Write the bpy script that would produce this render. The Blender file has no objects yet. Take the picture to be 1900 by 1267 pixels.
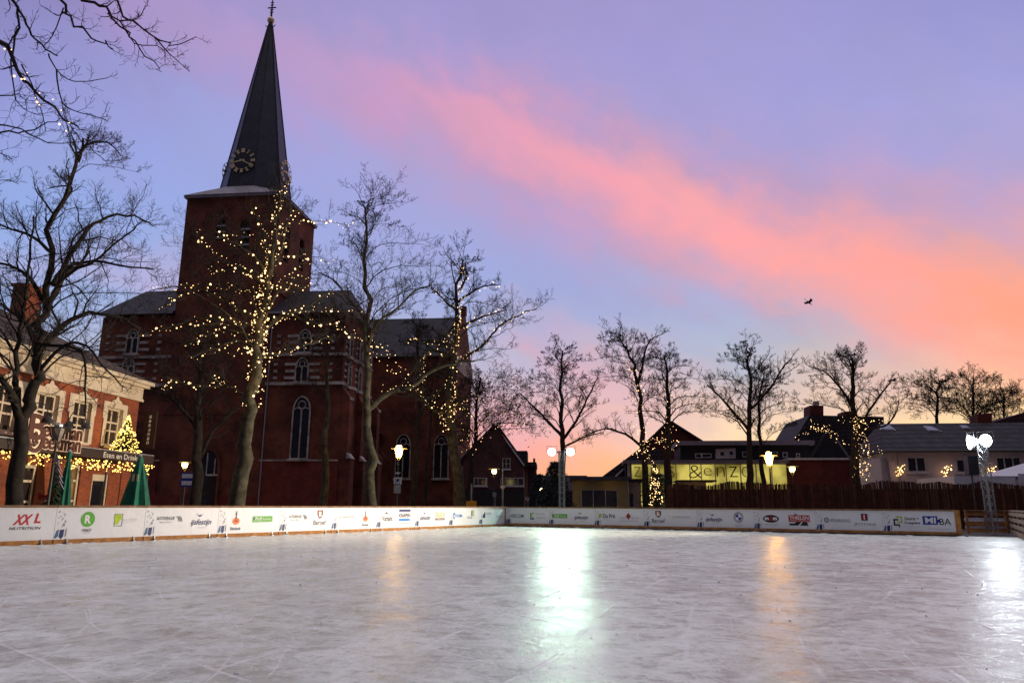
import bpy, bmesh, math, random
from math import sin, cos, pi, radians, atan2, sqrt
from mathutils import Vector, Matrix

# ------------------------------------------------------------------ camera
scene = bpy.context.scene
COL = scene.collection
FPX, PITCH, ROLL, CAMZ = 1362.0, radians(12.55), 0.006, 1.06
cd = bpy.data.cameras.new('camera'); cam = bpy.data.objects.new('camera', cd); COL.objects.link(cam)
cd.sensor_width = 36.0; cd.lens = FPX / 1900 * 36.0; cd.clip_start = 0.02; cd.clip_end = 3000
RM = Matrix.Rotation(pi / 2 + PITCH, 3, 'X') @ Matrix.Rotation(ROLL, 3, 'Z')
cam.matrix_world = Matrix.Translation((0, 0, CAMZ)) @ RM.to_4x4()
scene.camera = cam
CAM = Vector((0, 0, CAMZ))

def ray(px, py):
    return RM @ Vector(((px - 950) / FPX, -(py - 633.5) / FPX, -1.0))
def at(px, py, Y):
    d = ray(px, py); return CAM + d * (Y / d.y)
def proj(P):
    v = RM.transposed() @ (Vector(P) - CAM); return 950 + FPX * v.x / -v.z, 633.5 - FPX * v.y / -v.z

# ------------------------------------------------------------------ sky (world, by true azimuth and elevation)
SKYX = [0, 500, 950, 1400, 1900]
SKYY = [0, 200, 400, 550, 650, 750, 820, 880]
SKYC = [
 [(128,122,182),(152,140,198),(152,140,200),(150,143,205),(140,140,205)],
 [(138,145,212),(150,152,212),(158,148,206),(156,150,210),(155,153,213)],
 [(134,162,224),(145,160,220),(158,156,212),(168,152,204),(184,160,202)],
 [(145,172,222),(158,166,218),(148,162,215),(163,168,211),(228,165,168)],
 [(165,182,216),(178,176,214),(166,178,211),(172,183,205),(252,172,145)],
 [(185,188,212),(205,180,205),(220,178,190),(222,192,184),(255,202,145)],
 [(200,188,205),(218,178,190),(245,155,150),(255,218,172),(255,220,148)],
 [(208,184,188),(228,165,165),(255,166,112),(255,190,122),(255,194,114)]]
# cloud streaks: (x, y, half width up, half width down, strength, colour) along each line
STREAKS = [
 [(150,-20,50,70,.5,(176,140,196)),(350,45,55,80,.75,(178,145,198)),(550,115,60,110,.8,(186,146,196)),(700,155,60,125,.85,(204,147,190)),(900,215,75,130,.95,(224,148,178)),(1050,285,90,130,1,(232,149,170)),
  (1200,365,95,110,1,(244,151,162)),(1350,435,100,85,1,(250,152,154)),(1500,490,110,70,1,(252,152,146)),(1650,535,120,60,1,(253,151,138)),(1780,568,130,55,1,(255,150,124)),(1920,600,140,60,1,(255,150,110))],
 [(1180,500,25,20,.0,(240,160,160)),(1350,520,35,22,.5,(225,160,175)),(1500,570,40,22,.6,(236,162,165)),(1650,625,40,25,.7,(248,162,150)),(1920,690,45,40,.8,(255,166,132))],
 [(880,548,20,20,.0,(200,165,195)),(1000,590,25,25,.6,(204,164,196)),(1150,635,28,28,.6,(214,168,190)),(1300,680,25,30,.4,(220,176,186))],
 [(850,610,20,20,.0,(226,165,182)),(960,645,25,25,.7,(232,162,178)),(1100,700,40,40,.7,(234,164,176)),(1250,740,40,40,.3,(230,172,180))],
 [(0,470,25,25,.3,(205,170,205)),(250,500,30,30,.6,(212,168,200)),(420,520,30,30,.3,(205,168,204))],
 [(1500,290,20,20,.0,(200,150,200)),(1640,350,25,25,.4,(216,155,186)),(1900,400,60,30,.5,(214,158,190))]]
def s2l(c):
    c = c / 255.0
    return c / 12.92 if c <= 0.04045 else ((c + 0.055) / 1.055) ** 2.4
def sky_at(px, py):
    px = min(max(px, 0), 1899.9); py = min(max(py, 0), 879.9)
    i = max(k for k in range(len(SKYX)) if SKYX[k] <= px); i = min(i, len(SKYX) - 2)
    j = max(k for k in range(len(SKYY)) if SKYY[k] <= py); j = min(j, len(SKYY) - 2)
    a = (px - SKYX[i]) / (SKYX[i + 1] - SKYX[i]); b = (py - SKYY[j]) / (SKYY[j + 1] - SKYY[j])
    out = []
    for k in range(3):
        t = (SKYC[j][i][k] * (1 - a) + SKYC[j][i + 1][k] * a) * (1 - b) + (SKYC[j + 1][i][k] * (1 - a) + SKYC[j + 1][i + 1][k] * a) * b
        out.append(t)
    for L in STREAKS:
        for (x0,y0,u0,d0,s0,c0),(x1,y1,u1,d1,s1,c1) in zip(L, L[1:]):
            if x0 <= px < x1:
                f = (px-x0)/(x1-x0); y = y0+(y1-y0)*f; w = (u0+(u1-u0)*f) if py < y else (d0+(d1-d0)*f)
                m = (s0+(s1-s0)*f)*math.exp(-((py-y)/w)**2); out = [o*(1-m)+(c0[k]+(c1[k]-c0[k])*f)*m for k, o in enumerate(out)]
    out = [s2l(v) for v in out]
    return out

world = bpy.data.worlds.new("World"); scene.world = world; world.use_nodes = True
WN, WL = world.node_tree.nodes, world.node_tree.links
WN.clear()
def wn(t, **k):
    n = WN.new(t)
    for a, b in k.items(): setattr(n, a, b)
    return n
def wmath(op, a, b=None, clamp=False):
    n = wn('ShaderNodeMath', operation=op, use_clamp=clamp)
    for i, s in enumerate((a, b)):
        if s is None: continue
        if isinstance(s, (int, float)): n.inputs[i].default_value = s
        else: WL.new(s, n.inputs[i])
    return n.outputs[0]
tc = wn('ShaderNodeTexCoord'); sep = wn('ShaderNodeSeparateXYZ'); WL.new(tc.outputs['Generated'], sep.inputs[0])
az = wmath('MULTIPLY', wmath('ARCTAN2', sep.outputs[0], sep.outputs[1]), 180 / pi)
el = wmath('MULTIPLY', wmath('ARCSINE', sep.outputs[2]), 180 / pi)
# cloud detail lives in the same azimuth/elevation space, drawn out along the drift of the cloud band
ang = radians(27)
al = wmath('ADD', wmath('MULTIPLY', az, cos(ang)), wmath('MULTIPLY', el, -sin(ang)))
ac = wmath('ADD', wmath('MULTIPLY', az, sin(ang)), wmath('MULTIPLY', el, cos(ang)))
def cloud(sa, sc_, detail, dist, seed):
    cb = wn('ShaderNodeCombineXYZ'); WL.new(wmath('MULTIPLY', al, sa), cb.inputs[0]); WL.new(wmath('MULTIPLY', ac, sc_), cb.inputs[1]); cb.inputs[2].default_value = seed
    nz = wn('ShaderNodeTexNoise'); WL.new(cb.outputs[0], nz.inputs['Vector']); nz.inputs['Scale'].default_value = 1.0
    nz.inputs['Detail'].default_value = detail; nz.inputs['Roughness'].default_value = 0.56; nz.inputs['Distortion'].default_value = dist
    return nz.outputs['Fac']
n1 = cloud(0.17, 0.27, 9, 0.2, 3.1); n2 = cloud(0.14, 0.26, 6, 0.4, 9.7); n3 = cloud(0.16, 0.30, 8, 0.2, 5.3)
el2 = wmath('ADD', el, wmath('MULTIPLY', wmath('SUBTRACT', n1, 0.5), 7.0))
az2 = wmath('ADD', az, wmath('MULTIPLY', wmath('SUBTRACT', n2, 0.5), 8.0))
AZS = [-42 + 3.5 * i for i in range(25)]; ELS = [1.52 * i for i in range(30)]
elf = wmath('DIVIDE', el2, 90.0, True)
cur = None
for i, a in enumerate(AZS):
    rp = wn('ShaderNodeValToRGB'); cr = rp.color_ramp; cr.interpolation = 'LINEAR'
    for j, e in enumerate(ELS + [70]):
        if e <= 45:
            q = proj(CAM + Vector((sin(radians(a)) * cos(radians(e)), cos(radians(a)) * cos(radians(e)), sin(radians(e)))) * 100)
            c = sky_at(q[0], q[1])
        else:
            c = (1.05, 0.98, 0.90)
        elt = cr.elements[j] if j < 2 else cr.elements.new(e / 90.0)
        elt.position = e / 90.0; elt.color = (*c, 1)
    WL.new(elf, rp.inputs[0])
    if cur is None: cur = rp.outputs[0]
    else:
        mx = wn('ShaderNodeMix', data_type='RGBA'); WL.new(wmath('DIVIDE', wmath('SUBTRACT', az2, AZS[i - 1]), 3.5, True), mx.inputs[0])
        WL.new(cur, mx.inputs[6]); WL.new(rp.outputs[0], mx.inputs[7]); cur = mx.outputs[2]
# wisps: slightly lighter and darker streaks
hv = wn('ShaderNodeHueSaturation'); WL.new(cur, hv.inputs['Color'])
WL.new(wmath('ADD', 1.07, wmath('MULTIPLY', wmath('SUBTRACT', n3, 0.5), 0.20)), hv.inputs['Value'])
WL.new(wmath('ADD', 0.91, wmath('MULTIPLY', wmath('SUBTRACT', n3, 0.5), 0.15)), hv.inputs['Saturation'])
# the western half, behind the viewer, is still night blue
bk = wn('ShaderNodeMix', data_type='RGBA')
frt = wmath('SUBTRACT', 1.0, wmath('DIVIDE', wmath('SUBTRACT', wmath('ABSOLUTE', az), 50.0), 60.0, True))
WL.new(wmath('MAXIMUM', frt, wmath('DIVIDE', wmath('SUBTRACT', el, 35.0), 20.0, True)), bk.inputs[0])
bk.inputs[6].default_value = (0.055, 0.05, 0.08, 1); WL.new(hv.outputs[0], bk.inputs[7])
bg = wn('ShaderNodeBackground'); WL.new(bk.outputs[2], bg.inputs[0]); bg.inputs[1].default_value = 1.0
wo = wn('ShaderNodeOutputWorld'); WL.new(bg.outputs[0], wo.inputs[0])

scene.view_settings.view_transform = 'Standard'; scene.view_settings.look = 'None'
scene.view_settings.exposure = 0.0; scene.view_settings.gamma = 1.0
scene.render.engine = 'CYCLES'
scene.cycles.max_bounces = 5; scene.cycles.diffuse_bounces = 2; scene.cycles.glossy_bounces = 3; scene.cycles.sample_clamp_indirect = 3.0
scene.cycles.use_adaptive_sampling = True
scene.render.film_transparent = False

# ------------------------------------------------------------------ flood lamps (the lit lamps on the two masts)
def area_lamp(name, loc, target, power, color, size, spread=170):
    l = bpy.data.lights.new(name, 'AREA'); l.shape = 'DISK'; l.size = size; l.energy = power; l.color = color; l.spread = radians(spread)
    o = bpy.data.objects.new(name, l); COL.objects.link(o); o.location = loc
    o.rotation_euler = (Vector(target) - Vector(loc)).to_track_quat('-Z', 'Y').to_euler()
    return o
MC_Y, MR_Y = 41.0, 31.6
FLOODS = [  # px, py, Y, target, power, colour
    (1024, 838, MC_Y, (-9, 20, 0.8), 290, (0.62, 1.0, 0.76)),
    (1058, 838, MC_Y, (5, 18, 0.5), 260, (0.62, 1.0, 0.76)),
    (1829, 817, MR_Y, (-6, 14, 0.5), 300, (0.80, 0.92, 1.0)),
]
for i, (px, py, Y, tg, pw, cl) in enumerate(FLOODS):
    p = at(px, py, Y); d = (Vector(tg) - p).normalized()
    area_lamp('flood_light', p + d * 0.10, tg, pw, cl, 0.42)

# the right mast's narrow head, turned to the left side of the rink and the restaurant front
p = at(1800, 820, MR_Y)
sl = bpy.data.lights.new('flood_spot', 'SPOT'); sl.energy = 50000; sl.color = (1.0, 0.85, 0.66); sl.spot_size = radians(56); sl.spot_blend = 1.0; sl.shadow_soft_size = 0.2
so = bpy.data.objects.new('flood_spot', sl); COL.objects.link(so); so.location = p + Vector((-0.30, -0.05, 0)); so.rotation_euler = (Vector((-18, 28, 7.0)) - p).to_track_quat('-Z', 'Y').to_euler()
# ------------------------------------------------------------------ materials
def mat(name, c1, c2=None, scale=3.0, rough=0.8, metal=0.0, bump=0.0, emit=None, es=0.0, brick=None, stripe=None, detail=5, spec=0.3, coat=0, nolight=False):
    m = bpy.data.materials.new(name); m.use_nodes = True
    N, L = m.node_tree.nodes, m.node_tree.links
    b = N['Principled BSDF']; b.inputs['Roughness'].default_value = rough; b.inputs['Metallic'].default_value = metal
    b.inputs['Specular IOR Level'].default_value = spec; b.inputs['Coat Weight'].default_value = coat
    t = N.new('ShaderNodeTexCoord')
    nz = N.new('ShaderNodeTexNoise'); nz.inputs['Scale'].default_value = scale; nz.inputs['Detail'].default_value = detail; nz.inputs['Roughness'].default_value = 0.65
    L.new(t.outputs['Object'], nz.inputs['Vector'])
    if c2 is None: c2 = tuple(x * 0.72 for x in c1)
    mx = N.new('ShaderNodeMix'); mx.data_type = 'RGBA'
    mr = N.new('ShaderNodeMapRange'); mr.inputs[1].default_value = 0.36; mr.inputs[2].default_value = 0.64; L.new(nz.outputs[0], mr.inputs[0]); L.new(mr.outputs[0], mx.inputs[0])
    mx.inputs[6].default_value = (*c2, 1); mx.inputs[7].default_value = (*c1, 1)
    out = mx.outputs[2]; hsrc = nz.outputs[0]
    if brick or stripe:
        rot, bw, bh, mort, mfac = brick or stripe
        mp = N.new('ShaderNodeMapping'); mp.inputs['Rotation'].default_value = (0, 0, rot); L.new(t.outputs['Object'], mp.inputs[0])
        sx = N.new('ShaderNodeSeparateXYZ'); L.new(mp.outputs[0], sx.inputs[0])
        ad = N.new('ShaderNodeMath'); L.new(sx.outputs[0], ad.inputs[0]); L.new(sx.outputs[1], ad.inputs[1])
        cb = N.new('ShaderNodeCombineXYZ'); L.new(ad.outputs[0], cb.inputs[0]); L.new(sx.outputs[2], cb.inputs[1])
        br = N.new('ShaderNodeTexBrick'); L.new(cb.outputs[0], br.inputs['Vector']); br.inputs['Scale'].default_value = 1.0
        br.inputs['Brick Width'].default_value = bw; br.inputs['Row Height'].default_value = bh; br.inputs['Mortar Size'].default_value = bh * 0.14
        br.inputs['Color1'].default_value = (1, 1, 1, 1); br.inputs['Color2'].default_value = (0.55, 0.5, 0.5, 1); br.inputs['Mortar'].default_value = (*mort, 1); br.inputs['Bias'].default_value = 0.1
        if stripe: br.offset = 0.0
        m2 = N.new('ShaderNodeMix'); m2.data_type = 'RGBA'; m2.blend_type = 'MULTIPLY'; m2.inputs[0].default_value = mfac
        L.new(out, m2.inputs[6]); L.new(br.outputs[0], m2.inputs[7]); out = m2.outputs[2]
    L.new(out, b.inputs['Base Color'])
    if bump:
        bp = N.new('ShaderNodeBump'); bp.inputs['Strength'].default_value = bump; bp.inputs['Distance'].default_value = 0.05; L.new(hsrc, bp.inputs['Height']); L.new(bp.outputs[0], b.inputs['Normal'])
    if emit:
        b.inputs['Emission Color'].default_value = (*emit, 1); b.inputs['Emission Strength'].default_value = es
        if nolight: m.cycles.emission_sampling = 'NONE'
    return m

# ------------------------------------------------------------------ objects
def origin_of(o):
    v = Vector((0, 0, 0))
    while o is not None: v += o.location; o = o.parent
    return v
def tag(o, label=None, cat=None, group=None, kind=None):
    if label: o['label'] = label
    if cat: o['category'] = cat
    if group: o['group'] = group
    if kind: o['kind'] = kind
    return o
def thing(name, loc, label, cat, group=None, rz=0):
    o = bpy.data.objects.new(name, None); COL.objects.link(o); o.location = loc; o.rotation_euler[2] = rz
    o.empty_display_size = 0.2
    return tag(o, label, cat, group)

class MB:
    """collects shapes into ONE mesh; points are world points unless the parent is rotated (then local)"""
    def __init__(s, fr=None): s.v = []; s.f = []; s.m = []; s.fr = fr
    def T(s, p): return s.fr(*p) if s.fr else Vector(p)
    def poly(s, pts, mi=0):
        n = len(s.v); s.v += [s.T(p) for p in pts]; s.f.append(tuple(range(n, n + len(pts)))); s.m.append(mi); return s
    def box(s, x0, x1, y0, y1, z0, z1, mi=0):
        n = len(s.v)
        s.v += [s.T(p) for p in ((x0,y0,z0),(x1,y0,z0),(x1,y1,z0),(x0,y1,z0),(x0,y0,z1),(x1,y0,z1),(x1,y1,z1),(x0,y1,z1))]
        for q in ((0,3,2,1),(4,5,6,7),(0,1,5,4),(1,2,6,5),(2,3,7,6),(3,0,4,7)): s.f.append(tuple(n + i for i in q)); s.m.append(mi)
        return s
    def extrude(s, pts, y0, y1, mi=0):
        """outline (x,z) extruded in y"""
        n = len(s.v); k = len(pts)
        s.v += [s.T((x, y0, z)) for x, z in pts] + [s.T((x, y1, z)) for x, z in pts]
        s.f.append(tuple(range(n, n + k))); s.f.append(tuple(range(n + 2 * k - 1, n + k - 1, -1))); s.m += [mi, mi]
        for i in range(k):
            j = (i + 1) % k; s.f.append((n + i, n + k + i, n + k + j, n + j)); s.m.append(mi)
        return s
    def tube(s, pts, rads, n=6, mi=0, cap=True):
        pts = [s.T(p) for p in pts]; b = len(s.v); K = len(pts)
        if isinstance(rads, (int, float)): rads = [rads] * K
        pu = None
        for i in range(K):
            d = (pts[min(i + 1, K - 1)] - pts[max(i - 1, 0)])
            if d.length < 1e-9: d = Vector((0, 0, 1))
            d.normalize()
            if pu is None: pu = d.orthogonal().normalized()
            u = pu - d * pu.dot(d)
            if u.length < 1e-6: u = d.orthogonal()
            u.normalize(); w = d.cross(u); pu = u
            for k in range(n):
                a = 2 * pi * k / n; s.v.append(pts[i] + (u * cos(a) + w * sin(a)) * rads[i])
        for i in range(K - 1):
            for k in range(n):
                k2 = (k + 1) % n; s.f.append((b + i*n + k, b + i*n + k2, b + (i+1)*n + k2, b + (i+1)*n + k)); s.m.append(mi)
        if cap:
            s.f.append(tuple(b + k for k in reversed(range(n)))); s.f.append(tuple(b + (K-1)*n + k for k in range(n))); s.m += [mi, mi]
        return s
    def lathe(s, c, prof, n=16, mi=0, mod=None):
        c = Vector(c); b = len(s.v); K = len(prof)
        for r, z in prof:
            for k in range(n):
                a = 2 * pi * k / n; rr = r * (mod(k, z) if mod else 1); s.v.append(s.T(c + Vector((rr * cos(a), rr * sin(a), z))))
        for i in range(K - 1):
            for k in range(n):
                k2 = (k + 1) % n; s.f.append((b + i*n + k, b + i*n + k2, b + (i+1)*n + k2, b + (i+1)*n + k)); s.m.append(mi)
        s.f.append(tuple(b + k for k in reversed(range(n)))); s.f.append(tuple(b + (K-1)*n + k for k in range(n))); s.m += [mi, mi]
        return s
    def hull(s, pts, mi=0):
        bm = bmesh.new()
        for p in pts: bm.verts.new(s.T(p))
        r = bmesh.ops.convex_hull(bm, input=bm.verts)
        bm.verts.index_update(); n = len(s.v)
        s.v += [v.co.copy() for v in bm.verts]
        for f in bm.faces: s.f.append(tuple(n + v.index for v in f.verts)); s.m.append(mi)
        bm.free(); return s
    def ball(s, c, r, mi=0, n=8, m=5):
        return s.lathe(c, [(r * sin(pi * i / m) + 1e-4, -r * cos(pi * i / m)) for i in range(m + 1)], n, mi)
    def text(s, txt, cx, cz, size, y, mi=0, bold=0.0, shear=0.0, width=None, depth=0.0, align='CENTER', height=None):
        for (vv, ff) in [glyphs(txt, bold, shear, depth)]:
            xs = [p[0] for p in vv]; zs = [p[1] for p in vv]
            if not xs: return s
            x0, x1 = min(xs), max(xs); k = size; kx = size if width is None else width / max(x1 - x0, 1e-6)
            if height: k = height / max(max(zs) - min(zs), 1e-6)
            off = {'CENTER': (x0 + x1) / 2, 'LEFT': x0}[align]
            zm = (min(zs) + max(zs)) / 2 if height else 0.35
            n = len(s.v); s.v += [s.T((cx + (p[0] - off) * kx, y - p[2], cz + (p[1] - zm) * k)) for p in vv]
            for f in ff: s.f.append(tuple(n + i for i in f)); s.m.append(mi)
        return s
    def build(s, name, mats, parent=None, smooth=False, loc=None, local=False):
        if not isinstance(mats, (list, tuple)): mats = [mats]
        if not s.v: return None
        if parent is not None:
            off = Vector((0, 0, 0)) if local else origin_of(parent)
            base = Vector((0, 0, 0))
        else:
            off = Vector(loc) if loc is not None else Vector((sum(p.x for p in s.v) / len(s.v), sum(p.y for p in s.v) / len(s.v), min(p.z for p in s.v)))
            base = off
        me = bpy.data.meshes.new(name); me.from_pydata([tuple(p - off) for p in s.v], [], s.f)
        for m in mats: me.materials.append(m)
        if len(mats) > 1: me.polygons.foreach_set('material_index', s.m)
        if smooth: me.polygons.foreach_set('use_smooth', [True] * len(s.f))
        me.update()
        o = bpy.data.objects.new(name, me); COL.objects.link(o); o.location = base
        if parent is not None: o.parent = parent
        return o

_G = {}
def glyphs(txt, bold, shear, depth):
    key = (txt, bold, shear, depth)
    if key in _G: return _G[key]
    cu = bpy.data.curves.new('t', 'FONT'); cu.body = txt; cu.size = 1.0; cu.offset = bold; cu.shear = shear; cu.resolution_u = 3; cu.extrude = depth / 2
    ob = bpy.data.objects.new('t', cu); COL.objects.link(ob)
    dg = bpy.context.evaluated_depsgraph_get(); me = bpy.data.meshes.new_from_object(ob.evaluated_get(dg))
    r = ([tuple(v.co) for v in me.vertices], [tuple(p.vertices) for p in me.polygons])
    bpy.data.objects.remove(ob); bpy.data.curves.remove(cu); bpy.data.meshes.remove(me)
    _G[key] = r; return r

class Plane:
    """a vertical plane: u runs along it, d goes away from the viewer, z is up"""
    def __init__(s, px, Y, azd, o=None):
        p = Vector(o) if o is not None else at(px, 900, Y)
        s.o = Vector((p.x, p.y, 0)); a = radians(azd)
        s.X = Vector((sin(a), cos(a), 0)); s.N = Vector((-s.X.y, s.X.x, 0))
        if s.N.dot(s.o) < 0: s.N = -s.N
        s.ang = atan2(s.X.y, s.X.x)
    def __call__(s, u, d, z): return s.o + s.X * u + s.N * d + Vector((0, 0, z))
    def p(s, px, py, d=0):
        r = ray(px, py); t = (s.N.dot(s.o - CAM) + d) / s.N.dot(r); q = CAM + r * t
        return (s.X.dot(q - s.o), q.z)
    def P(s, px, py, d=0):
        u, z = s.p(px, py, d); return (u, d, z)

def wall_holes(mb, u0, u1, z0, z1, holes, th=0.3, d0=0.0, mi=0):
    us = sorted({u0, u1, *[min(max(h[0], u0), u1) for h in holes], *[min(max(h[1], u0), u1) for h in holes]})
    zs = sorted({z0, z1, *[min(max(h[2], z0), z1) for h in holes], *[min(max(h[3], z0), z1) for h in holes]})
    def inh(u, z): return any(h[0] < u < h[1] and h[2] < z < h[3] for h in holes)
    for i in range(len(us) - 1):
        for j in range(len(zs) - 1):
            if not inh((us[i] + us[i+1]) / 2, (zs[j] + zs[j+1]) / 2):
                mb.poly([(us[i], d0, zs[j]), (us[i+1], d0, zs[j]), (us[i+1], d0, zs[j+1]), (us[i], d0, zs[j+1])], mi)
    for a, b, c, e in holes:
        mb.poly([(a,d0,c),(a,d0+th,c),(a,d0+th,e),(a,d0,e)], mi).poly([(b,d0,c),(b,d0,e),(b,d0+th,e),(b,d0+th,c)], mi)
        mb.poly([(a,d0,c),(b,d0,c),(b,d0+th,c),(a,d0+th,c)], mi).poly([(a,d0,e),(a,d0+th,e),(b,d0+th,e),(b,d0,e)], mi)

def window(F, parent, u0, u1, z0, z1, mf, mg, d=0.12, w=0.07, nx=2, nz=2, sill=None, fd=0.06, name='window'):
    m = MB(F)
    m.box(u0, u0+w, d-fd, d, z0, z1).box(u1-w, u1, d-fd, d, z0, z1).box(u0+w, u1-w, d-fd, d, z1-w, z1).box(u0+w, u1-w, d-fd, d, z0, z0+w)
    for i in range(1, nx):
        x = u0 + (u1-u0)*i/nx; m.box(x-w*.4, x+w*.4, d-fd*.8, d, z0+w, z1-w)
    zz = nz if isinstance(nz, (list, tuple)) else [i/nz for i in range(1, nz)]
    for t in zz:
        z = z0 + (z1-z0)*t; m.box(u0+w, u1-w, d-fd*.7, d+.001, z-w*.4, z+w*.4)
    o = m.build(name, mf, parent)
    MB(F).box(u0+.01, u1-.01, d+.01, d+.03, z0+.01, z1-.01).build('pane', mg, o)
    if sill: MB(F).box(u0-.08, u1+.08, -.1, .02, z0-.12, z0).build('sill', sill, o)
    return o
# ------------------------------------------------------------------ materials used all over
WOOD = mat('board_wood', (0.50,0.235,0.07), (0.26,0.11,0.035), 4, 0.75, bump=0.2)
WOODTOP = mat('rail_wood', (0.30,0.17,0.09), (0.16,0.08,0.04), 6, 0.8, bump=0.2)
STEEL = mat('galvanised_steel', (0.45,0.46,0.48), (0.28,0.29,0.31), 9, 0.4, metal=0.7)
DARKMETAL = mat('dark_metal', (0.03,0.03,0.035), (0.015,0.015,0.018), 6, 0.5, spec=0.4)
BANNER = mat('banner_vinyl', (0.74,0.75,0.79), (0.68,0.69,0.74), 1.1, 0.42, bump=0.35)
GREYV = mat('banner_grey_print', (0.42,0.44,0.50), (0.55,0.57,0.62), 30, 0.5)
def ink(n, c, v=0.8): return mat('ink_' + n, c, tuple(x * v for x in c), 8, 0.5)
K_ = ink('black', (0.02,0.02,0.025)); NAVY = ink('navy', (0.02,0.03,0.14)); RED = ink('red', (0.55,0.02,0.02)); GRN = ink('green', (0.10,0.42,0.04)); LIME = ink('lime', (0.42,0.58,0.02))
ORG = ink('orange', (0.80,0.20,0.03)); BLU = ink('blue', (0.02,0.20,0.60)); GRY = ink('grey', (0.22,0.22,0.24)); LGY = ink('light_grey', (0.45,0.46,0.50)); WHT = ink('white', (0.8,0.8,0.8), 0.95)
BRN = ink('brown', (0.16,0.08,0.04)); TEAL = ink('teal', (0.05,0.15,0.30)); OLV = ink('olive', (0.45,0.50,0.10)); DRD = ink('dark_red', (0.42,0.02,0.02)); ROY = ink('royal', (0.02,0.04,0.36))
INKS = [K_, NAVY, RED, GRN, LIME, ORG, BLU, GRY, LGY, WHT, BRN, TEAL, OLV, DRD, ROY]
IX = dict(k=0, n=1, r=2, g=3, l=4, o=5, b=6, y=7, Y=8, w=9, B=10, t=11, v=12, d=13, R=14)

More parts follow.
